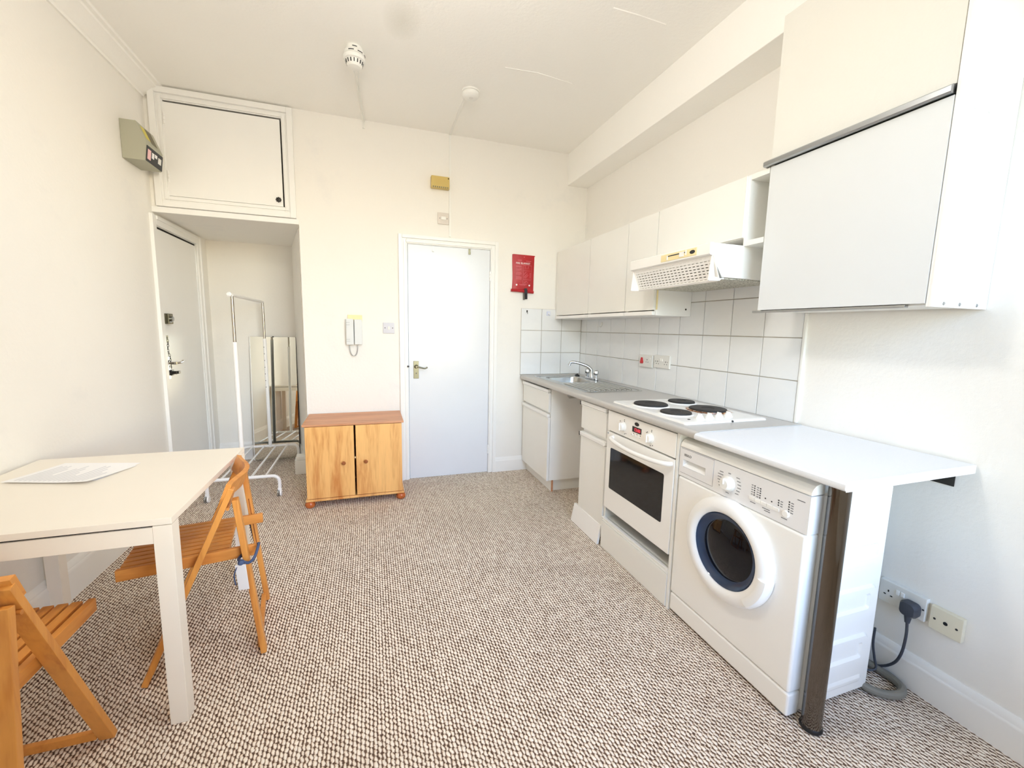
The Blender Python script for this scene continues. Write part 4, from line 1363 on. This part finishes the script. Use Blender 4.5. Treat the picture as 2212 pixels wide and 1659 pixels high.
b.tube(cpath, 0.0016, 5)
obj('coiled_cord', b, plain('cord_grey', (176, 178, 180), 0.5), ep)
# light switch
ls = thing('light_switch', 'square white light switch on the wall just beside the bathroom door', 'switch', (0.146, YB, 1.30))
pl = obj('plate', B().box(0.101, 0.190, YB - 0.010, YB, 1.256, 1.343, 0.003), 'socket_white', ls)
pl.data.materials[0] = plain('switch_grey', (206, 206, 216), 0.3)
obj('rocker', B().box(0.138, 0.153, YB - 0.015, YB - 0.009, 1.286, 1.312, 0.002), 'socket_white', pl)
for x in (0.116, 0.176):
    obj('plate_screw', B().lathe([(0, 0.001), (0.0035, 0.001), (0.004, 0), (0, 0)], (x, YB - 0.010, 1.300), (0, -1, 0), 12), 'dark_metal', pl)
# fused switch over the door
fsw = thing('fused_switch', 'square white fused switch on the wall above the bathroom door', 'switch', (0.592, YB, 2.20))
pl = obj('plate', B().box(0.546, 0.636, YB - 0.014, YB, 2.155, 2.245, 0.003), 'socket_white', fsw)
pl.data.materials[0] = plain('fuse_grey', (216, 208, 200), 0.3)
obj('rocker', B().box(0.572, 0.612, YB - 0.022, YB - 0.013, 2.188, 2.214, 0.003), 'plastic_white', pl)
for x in (0.562, 0.622):
    obj('plate_screw', B().lathe([(0, 0.001), (0.0035, 0.001), (0.004, 0), (0, 0)], (x, YB - 0.014, 2.200), (0, -1, 0), 12), 'grey_mark', pl)
# yellowed door chime
dc_ = thing('door_chime', 'yellowed plastic door chime box high on the wall beside white trunking', 'chime', (0.565, YB, 2.42))
ch = obj('chime_cover', B().box(0.490, 0.637, YB - 0.048, YB, 2.424, 2.516, 0.006), 'yellowed_box', dc_)
for k in range(8):
    x = 0.506 + k * 0.0165
    obj('vent_slot', B().box(x - 0.005, x + 0.005, YB - 0.0488, YB - 0.046, 2.426, 2.437, 0.001), 'antique_metal', ch)
obj('chime_screw', B().lathe([(0, 0.002), (0.004, 0.002), (0.005, 0), (0, 0)], (0.627, YB - 0.048, 2.502), (0, -1, 0), 12), 'dark_gap', ch)
# trunking from the alarm down to the door frame
tk = thing('cable_trunking', 'thin white cable trunking from the round alarm down the wall to the door', 'trunking', (0.648, YB, 2.06))
obj('wall_run', B().box(0.6395, 0.6555, YB - 0.010, YB, 2.060, ZC, 0.0015), 'plastic_white', tk)
obj('ceiling_run', B().beam((0.648, YB - 0.001, ZC - 0.005), (0.640, 2.975, ZC - 0.005), (1, 0, 0), 0.017, 0.010, 0.0015), 'plastic_white', tk)
# smoke alarms
sa = thing('smoke_alarm', 'round white smoke alarm on the ceiling at the end of the trunking', 'alarm', (0.664, 2.940, ZC))
b = B().lathe([(0.0, 0), (0.057, 0), (0.057, 0.010), (0.050, 0.011), (0.050, 0.016), (0.0, 0.016)], (0.664, 2.940, ZC), (0, 0, -1), 40)
obj('mounting_ring', b, 'plastic_white', sa)
b = B().lathe([(0.045, 0.0155), (0.056, 0.016), (0.057, 0.024), (0.054, 0.032), (0.044, 0.043), (0.028, 0.047), (0, 0.048)], (0.664, 2.940, ZC), (0, 0, -1), 40)
bd = obj('alarm_body', b, 'plastic_white', sa)
obj('test_button', B().lathe([(0.014, 0), (0.013, 0.002), (0, 0.002)], (0.664, 2.930, ZC - 0.0475), (0, 0, -1), 20), 'socket_white', bd)
hd_ = thing('heat_detector', 'white slotted detector on the ceiling with twin cables running to the wall', 'alarm', (-0.05, 2.745, ZC))
b = B().lathe([(0, 0), (0.040, 0), (0.046, 0.010), (0.046, 0.022), (0.040, 0.026), (0.052, 0.028), (0.056, 0.036), (0.056, 0.044), (0.049, 0.047), (0.049, 0.052), (0.0, 0.052)], (-0.05, 2.745, ZC), (0, 0, -1), 40)
ba = obj('detector_base', b, 'plastic_white', hd_)
for a0, r_, z_ in ((-100, 0.0465, 0.016), (-120, 0.0566, 0.040), (-70, 0.0566, 0.040), (-20, 0.0566, 0.040)):
    bb = B()
    pts = [(-0.05 + r_ * math.cos(math.radians(a0 + k * 6)), 2.745 + r_ * math.sin(math.radians(a0 + k * 6)), ZC - z_) for k in range(6)]
    bb.tube(pts, 0.0022, 6)
    obj('vent_slot', bb, 'dark_mark', ba)
b = B().lathe([(0.045, 0.0515), (0.059, 0.053), (0.060, 0.062), (0.056, 0.070), (0.047, 0.074), (0.042, 0.094), (0.034, 0.104), (0.018, 0.107), (0, 0.107)], (-0.05, 2.745, ZC), (0, 0, -1), 40)
hb_ = obj('sensor_head', b, 'plastic_white', hd_)
for k in range(16):
    a = 2 * PI * k / 16
    p0 = Vector((-0.05 + 0.0478 * math.cos(a), 2.745 + 0.0478 * math.sin(a), ZC - 0.076))
    p1 = Vector((-0.05 + 0.0430 * math.cos(a), 2.745 + 0.0430 * math.sin(a), ZC - 0.093))
    obj('head_slot', B().beam(p0, p1, (-math.sin(a), math.cos(a), 0), 0.0055, 0.002), 'dark_mark', hb_)
for dx, sg in ((-0.012, 0), (0.010, 1)):
    pts = [(-0.05 + dx, 2.79, ZC - 0.085), (-0.046 + dx, 2.86, ZC - 0.062), (-0.040 + dx * 0.6, 3.02, ZC - 0.030), (-0.030 + dx * 0.35, 3.25, ZC - 0.012), (-0.016 + dx * 0.4, 3.50, ZC - 0.006), (-0.012 + dx * 0.4, 3.604, ZC - 0.012), (-0.012 + dx * 0.4, 3.608, ZC - 0.062)]
    obj('cable', B().tube(pts, 0.0048, 8, smooth=5), 'plastic_white', hd_)
# ceiling lamp just outside the picture
LZ = 2.48
cl = thing('pendant_lamp', 'round glowing globe lamp hanging on a cord in the middle of the room', 'lamp', (*LAMP_XY, ZC))
obj('ceiling_rose', B().lathe([(0, 0), (0.055, 0), (0.050, 0.018), (0.02, 0.030), (0, 0.030)], (*LAMP_XY, ZC), (0, 0, -1), 32), 'plastic_white', cl)
obj('cord', B().cyl((*LAMP_XY, ZC - 0.028), (*LAMP_XY, LZ + 0.14), 0.004, n=8), 'plastic_white', cl)
obj('lamp_holder', B().cyl((*LAMP_XY, LZ + 0.14), (*LAMP_XY, LZ + 0.095), 0.022), 'plastic_white', cl)
gl = [(0.1 * math.sin(PI * k / 16), 0.1 - 0.1 * math.cos(PI * k / 16)) for k in range(17)]
obj('globe', B().lathe(gl, (*LAMP_XY, LZ + 0.1), (0, 0, -1), 32), 'lamp_glow', cl)

# consumer unit
cu_ = thing('consumer_unit', 'grey metal fuse box high on the wall beside the overhead cupboard', 'fuse box', (XL, 3.39, 2.28))
sec = [(XL + 0.0005, 2.283), (-1.274, 2.283), (-1.260, 2.392), (-1.304, 2.505), (XL + 0.0005, 2.505)]
cb_ = obj('case', B().prism(sec, 'y', 3.285, 3.505, 0.002), 'cu_grey', cu_)
nrm = Vector((-1.260 + 1.274, 0, 2.392 - 2.283)).normalized()
P0 = Vector((-1.2735, 0, 2.287))
b = B().beam(P0 + Vector((0, 3.398, 0)) + Vector((0.001, 0, 0)), P0 + nrm * 0.090 + Vector((0.001, 3.398, 0)), (0, 1, 0), 0.205, 0.004)
fc = obj('breaker_window', b, 'dark_mark', cu_)
for y0, w_, z0, z1, mt in ((3.325, 0.040, 0.014, 0.072, 'pouch_print'), (3.372, 0.028, 0.034, 0.068, 'paper'), (3.410, 0.030, 0.050, 0.070, 'paper'), (3.46, 0.04, 0.03, 0.066, 'socket_white')):
    obj('circuit_label', B().beam(P0 + nrm * z0 + Vector((0.0036, y0, 0)), P0 + nrm * z1 + Vector((0.0036, y0, 0)), (0, 1, 0), w_, 0.001), mt, fc)
sl = Vector((-1.304 + 1.260, 0, 2.505 - 2.392)).normalized()
Q0 = Vector((-1.260, 0, 2.392))
b = B().beam(Q0 + sl * 0.030 + Vector((0.001, 3.345, 0.0005)), Q0 + sl * 0.105 + Vector((0.001, 3.345, 0.0005)), (0, 1, 0), 0.052, 0.001)
obj('warning_label', b, plain('label_yellow', (208, 196, 92), 0.6), cb_)
b = B().beam(Q0 + sl * 0.020 + Vector((0.001, 3.415, 0.0005)), Q0 + sl * 0.110 + Vector((0.001, 3.415, 0.0005)), (0, 1, 0), 0.075, 0.001)
obj('info_label', b, plain('label_olive', (112, 106, 84), 0.6), cb_)

# ================================================================== FREE-STANDING THINGS
# pine cabinet
pc = thing('pine_cabinet', 'low pine cabinet with two doors and bun feet beside the bathroom door', 'cabinet', (-0.122, 3.40, 0))
CX0, CX1, CY0, CY1 = -0.455, 0.210, 3.203, 3.588
b = B().box(CX0, CX0 + 0.016, CY0 + 0.004, CY1, 0.066, 0.599).box(CX1 - 0.016, CX1, CY0 + 0.004, CY1, 0.066, 0.599).box(CX0 + 0.016, CX1 - 0.016, CY1 - 0.006, CY1, 0.066, 0.599)
obj('carcass', b, 'pine', pc)
obj('shelf', B().box(CX0 + 0.016, CX1 - 0.016, CY0 + 0.03, CY1 - 0.006, 0.330, 0.346), 'pine_top', pc)
obj('top_board', B().box(-0.470, 0.224, 3.188, 3.600, 0.599, 0.614, 0.003), 'pine_top', pc)
obj('base_board', B().box(-0.462, 0.222, 3.190, 3.592, 0.048, 0.066, 0.003), 'pine', pc)
for x0, x1, kx_ in ((-0.452, -0.1295, -0.202), (-0.1165, 0.207, -0.050)):
    d = obj('door', B().box(x0, x1, 3.186 + 0.004, 3.206, 0.070, 0.5965, 0.0015), 'pine', pc)
    obj('knob', B().lathe([(0.006, 0), (0.007, 0.004), (0.006, 0.010), (0.013, 0.015), (0.0145, 0.021), (0.011, 0.027), (0, 0.029)], (kx_, 3.190, 0.325), (0, -1, 0), 20), 'knob_wood', d)
obj('magnet_catch', B().box(-0.128, -0.118, 3.205, 3.216, 0.346, 0.358, 0.001), 'cream_plastic', pc)
for x in (-0.437, 0.199):
    for y in (3.214, 3.560):
        obj('bun_foot', B().lathe([(0.020, 0.0), (0.030, 0.007), (0.035, 0.022), (0.031, 0.038), (0.022, 0.046), (0.026, 0.049), (0, 0.049)], (x, y, 0.0), (0, 0, 1), 24), 'foot_wood', pc)

# standing mirror in the alcove
mr = thing('mirror', 'tall frameless mirror leaning against the back of the alcove behind the rail', 'mirror', (-0.885, 4.55, 0))
p0, p1 = Vector((-0.885, 4.515, 0.004)), Vector((-0.885, 4.588, 1.190))
obj('glass', B().beam(p0, p1, (1, 0, 0), 0.388, 0.005), 'mirror', mr)
nv = Vector((0, 1.186, -0.073)).normalized()
obj('backing', B().beam(p0 + nv * 0.006, p1 + nv * 0.006, (1, 0, 0), 0.394, 0.006), 'dark_mark', mr)
obj('edge_strip', B().beam(p0 + Vector((-0.1975, -0.001, 0)), p1 + Vector((-0.1975, -0.001, 0)), (1, 0, 0), 0.007, 0.008), 'unit_edge', mr)
obj('top_clip', B().box(-0.892, -0.878, 4.578, 4.592, 1.186, 1.196, 0.001), 'dark_metal', mr)

# clothes rail
rk = thing('clothes_rail', 'white wheeled clothes rail with low bar shelf standing in the alcove', 'clothes rail', (-0.912, 3.99, 0))
RX, RY0, RY1 = -0.925, 3.52, 4.430
for y in (RY0, RY1):
    pts = [(RX - 0.238, y, 0.060), (RX - 0.238, y, 0.115), (RX - 0.230, y, 0.140), (RX - 0.210, y, 0.156), (RX - 0.180, y, 0.160), (RX, y, 0.160), (RX + 0.180, y, 0.160), (RX + 0.210, y, 0.156), (RX + 0.230, y, 0.140), (RX + 0.238, y, 0.115), (RX + 0.238, y, 0.060)]
    fr_ = obj('base_hoop', B().tube(pts, 0.0125, 12, smooth=2), 'rack_white', rk)
    for sx_ in (-1, 1):
        x = RX + sx_ * 0.238
        b = B().box(x - 0.013, x + 0.013, y - 0.012, y + 0.004, 0.028, 0.064, 0.003)
        obj('caster_fork', b, 'rack_white', fr_)
        for dx in (-0.009, 0.009):
            obj('caster_wheel', B().cyl((x + dx - 0.006, y - 0.010, 0.0235), (x + dx + 0.006, y - 0.010, 0.0235), 0.0235, n=20), 'rack_white' if dx > 0 else 'rail_alu', fr_)
    po_ = obj('post', B().cyl((RX, y, 0.150), (RX, y, 1.178), 0.0150, n=20), 'rack_white', rk)
    if y == RY1:
        for k in range(7):
            obj('peg_hole', B().lathe([(0, 0.001), (0.0032, 0.001), (0.0035, 0), (0, 0)], (RX - 0.006, y - 0.0142, 1.10 - k * 0.062), (-0.35, -1, 0), 10), 'dark_gap', po_)
    obj('upper_post', B().cyl((RX, y, 1.170), (RX, y, 1.502), 0.0105, n=20), 'rack_steel', rk)
for x in (RX - 0.145, RX - 0.050, RX + 0.050, RX + 0.145):
    obj('shelf_bar', B().cyl((x, RY0, 0.163), (x, RY1, 0.163), 0.0075, n=12), 'rack_white', rk)
obj('hanging_bar', B().cyl((RX, RY0 - 0.012, 1.510), (RX, RY1 + 0.012, 1.510), 0.0115, n=16), 'rack_white', rk)
obj('end_knob', B().lathe([(0, 0), (0.013, 0.0), (0.018, 0.008), (0.018, 0.020), (0.011, 0.028), (0, 0.029)], (RX - 0.006, RY0 - 0.008, 1.512), (-0.25, -1, 0.1), 18), 'rack_white', rk)

# dining table
TX0, TX1, TY0, TY1, TZ = -1.368, -0.597, 1.507, 2.315, 0.710
tb = thing('dining_table', 'square white dining table with square legs pushed up against the wall', 'table', ((TX0 + TX1) / 2, (TY0 + TY1) / 2, 0))
obj('table_top', B().box(TX0, TX1, TY0, TY1, TZ - 0.021, TZ, 0.0015), 'table_white', tb)
L_ = 0.051
for x0 in (TX0, TX1 - L_):
    for y0 in (TY0, TY1 - L_):
        obj('leg', B().box(x0 + 0.0004, x0 + L_ - 0.0004, y0 + 0.0004, y0 + L_ - 0.0004, 0.0, TZ - 0.0225, 0.0015), 'table_white', tb)
for (x0, x1, y0, y1) in ((TX0 + L_, TX1 - L_, TY0 + 0.002, TY0 + 0.020), (TX0 + L_, TX1 - L_, TY1 - 0.020, TY1 - 0.002)):
    obj('apron', B().box(x0, x1, y0, y1, TZ - 0.080, TZ - 0.0265, 0.001), 'table_white', tb)
    obj('shadow_strip', B().box(x0, x1, y0 + 0.007, y1 - 0.007, TZ - 0.0265, TZ - 0.021), 'dark_gap', tb)  # dark filler under the top, the shade of the gap as colour

# papers on the table
pp = thing('papers', 'two printed white sheets of paper lying overlapped on the dining table', 'papers', (-1.12, 2.06, TZ))


def sheet(name, org, ang, w, h, lift, parent, mat, z0):
    t = bmesh.new()
    ca, sa_ = math.cos(ang), math.sin(ang)
    n1, n2 = 14, 10
    g = []
    for j in range(n2 + 1):
        r = []
        for i in range(n1 + 1):
            u, v_ = i / n1, j / n2
            x, y = w * u, h * v_
            z = z0 + lift(u, v_)
            r.append(t.verts.new((org[0] + x * ca - y * sa_, org[1] + x * sa_ + y * ca, z)))
        g.append(r)
    for j in range(n2):
        for i in range(n1):
            t.faces.new((g[j][i], g[j][i + 1], g[j + 1][i + 1], g[j + 1][i]))
    ret = bmesh.ops.extrude_face_region(t, geom=t.faces[:])
    for v_ in [e for e in ret['geom'] if isinstance(e, bmesh.types.BMVert)]:
        v_.co.z += 0.0003
    bb = B()
    bb._merge(t)
    return obj(name, bb, mat, parent, ang=0.9)


LF = lambda u, v_: 0.008 * max(0, u - 0.55) ** 2 * 4 * (1 - v_) + 0.004 * (1 - v_) ** 3 + 0.005 * u * v_ * math.sin(3 * u) ** 2
so, sang, sw_, sh_ = (-1.300, 2.000), -0.295, 0.312, 0.215
sheet('sheet', (-1.285, 2.022), sang + 0.05, 0.30, 0.212, lambda u, v_: 0.0004, pp, 'paper', TZ + 0.0003)
sh1 = sheet('sheet', so, sang, sw_, sh_, LF, pp, 'paper', TZ + 0.0014)
b = B()
ca, sa_ = math.cos(sang), math.sin(sang)


def pstrip(u0, u1, v_, wv):
    n_ = 6
    t = bmesh.new()
    prev = None
    for i in range(n_ + 1):
        u = u0 + (u1 - u0) * i / n_
        q = []
        for vv in (v_ - wv / 2, v_ + wv / 2):
            x, y = sw_ * u, sh_ * vv
            q.append(t.verts.new((so[0] + x * ca - y * sa_, so[1] + x * sa_ + y * ca, TZ + 0.0014 + 0.0006 + LF(u, vv))))
        if prev:
            t.faces.new((prev[0], q[0], q[1], prev[1]))
        prev = q
    b._merge(t)


random.seed(11)
for k in range(15):                      # lines of print run along the short side of the sheet
    u = 0.10 + k * 0.056
    a0 = 0.08
    a1 = random.choice((0.55, 0.75, 0.9, 0.9)) if k not in (4, 9) else 0.4
    n_ = 5
    t = bmesh.new()
    prev = None
    for i in range(n_ + 1):
        vv = a0 + (a1 - a0) * i / n_
        q = []
        for uu in (u - 0.008, u + 0.008):
            x, y = sw_ * uu, sh_ * vv
            q.append(t.verts.new((so[0] + x * ca - y * sa_, so[1] + x * sa_ + y * ca, TZ + 0.0014 + 0.0007 + LF(uu, vv))))
        if prev:
            t.faces.new((prev[0], q[0], q[1], prev[1]))
        prev = q
    b._merge(t)
obj('printed_lines', b, 'print_grey', sh1, stuff=True)


# folding chairs: A-frame of two long rails and two short rear legs, slatted seat, curved back rail
def chair(label, loc, rot):
    t = thing('folding_chair', label, 'chair', (0, 0, 0), 'wooden folding chairs at the table')
    W = 0.205                       # half width, outer faces
    wd_ = 0.040
    for s_ in (-1, 1):
        xa = s_ * (W - wd_ / 2)
        obj('long_rail', B().beam((xa, 0.0, 0.006), (xa, -0.300, 0.700), (1, 0, 0), wd_, 0.021, 0.003), 'chair_wood_up', t)
        xb = s_ * (W - wd_ / 2)
        obj('rear_leg', B().beam((xb, -0.372, 0.004), (xb, -0.309, 0.655), (1, 0, 0), wd_, 0.021, 0.003), 'chair_wood_up', t)
        xs_ = s_ * (W - wd_ - 0.012)
        b = B().box(xs_ - 0.010, xs_ + 0.010, -0.375, 0.058, 0.404, 0.447, 0.004)
        obj('seat_rail', b, 'chair_wood', t)
    n_ = 8
    x0, x1 = -(W - wd_ - 0.024), (W - wd_ - 0.024)
    gap = 0.0075
    ws = (x1 - x0 - gap * (n_ + 1)) / n_
    for k in range(n_):
        xk = x0 + gap + k * (ws + gap)
        obj('seat_slat', B().box(xk, xk + ws, -0.275, 0.050, 0.4245, 0.446, 0.002), 'chair_wood', t)
    for y in (-0.235, 0.015):
        obj('seat_batten', B().box(x0, x1, y - 0.014, y + 0.014, 0.404, 0.424, 0.002), 'chair_wood', t)
    obj('front_stretcher', B().box(-(W - wd_), W - wd_, -0.022, -0.004, 0.018, 0.045, 0.003), 'chair_wood', t)
    obj('rear_stretcher', B().box(-(W - wd_), W - wd_, -0.368, -0.350, 0.006, 0.046, 0.003), 'chair_wood', t)
    # curved back rail between the long rails, bowed backwards
    tt = bmesh.new()
    sl_ = []
    for i in range(17):
        f = i / 16
        x = (W - 0.002) * (2 * f - 1)
        bow = 0.044 * (0.5 - 0.5 * math.cos(2 * PI * f)) ** 0.8
        c0 = Vector((x, -0.279 - bow, 0.655))
        c1 = Vector((x, -0.303 - bow, 0.716))
        th = Vector((0, 0.017, 0.005))
        sl_.append([tt.verts.new(p) for p in (c0, c0 + th, c1 + th, c1)])
    for a, c in zip(sl_, sl_[1:]):
        for i in range(4):
            j = (i + 1) % 4
            tt.faces.new((a[i], a[j], c[j], c[i]))
    tt.faces.new(sl_[0])
    tt.faces.new(sl_[-1][::-1])
    bb = B()
    bb._merge(tt)
    obj('back_rail', bb, 'chair_wood', t)
    obj('pivot_rod', B().cyl((-W, -0.285, 0.625), (W, -0.285, 0.625), 0.006, n=12), 'chair_wood', t)
    for s_ in (-1, 1):              # groove in the inner face of each rear leg
        xi = s_ * (W - wd_ - 0.0002)
        obj('slot', B().beam((xi, -0.3435, 0.300), (xi, -0.3225, 0.520), (1, 0, 0), 0.001, 0.004), 'knob_wood', t)
    t.location = loc
    t.rotation_euler = (0, 0, rot)
    return t


ch1 = chair('wooden folding chair tucked under the table edge, a white tag tied to its leg', (-0.832, 1.899, 0), 1.739)
ch2 = chair('wooden folding chair whose back is turned to the camera, cut by the picture edge', (-0.999, 1.517, 0), 0.0)

# tag and ribbon tied to the first chair
tg = thing('hanging_tag', 'white fabric tag tied with blue ribbon to the folding chair leg', 'tag', (-0.47, 1.74, 0.38))
b = B().tube([(-0.505, 1.733, 0.395), (-0.480, 1.728, 0.388), (-0.462, 1.738, 0.405), (-0.458, 1.785, 0.43), (-0.470, 1.806, 0.418), (-0.505, 1.800, 0.40), (-0.522, 1.762, 0.392)], 0.0055, 8, closed=True, smooth=4)
b.lathe([(0, -0.012), (0.010, -0.006), (0.012, 0.002), (0.008, 0.010), (0, 0.012)], (-0.506, 1.730, 0.392), (0.3, -1, 0.2), 12)
b.tube([(-0.512, 1.728, 0.39), (-0.530, 1.726, 0.35), (-0.528, 1.728, 0.305)], 0.0025, 6, smooth=4)
b.bm.transform(Matrix.Translation((0.024, 0.006, 0.022)))
obj('ribbon', b, 'ribbon_blue', tg)
b = B().beam((-0.508, 1.7245, 0.386), (-0.500, 1.7225, 0.285), (0.98, -0.19, 0), 0.038, 0.003, 0.001)
b.bm.transform(Matrix.Translation((0.024, 0.006, 0.022)))
obj('label', b, 'tag_white', tg)
b = B().beam((-0.546, 2.135, 0.395), (-0.531, 2.138, 0.290), (0.98, 0.19, 0), 0.010, 0.006, 0.002)
tag(obj('ribbon_tie', b, 'ribbon_blue'), 'short navy ribbon end hanging inside the far leg of the tagged chair', 'ribbon')
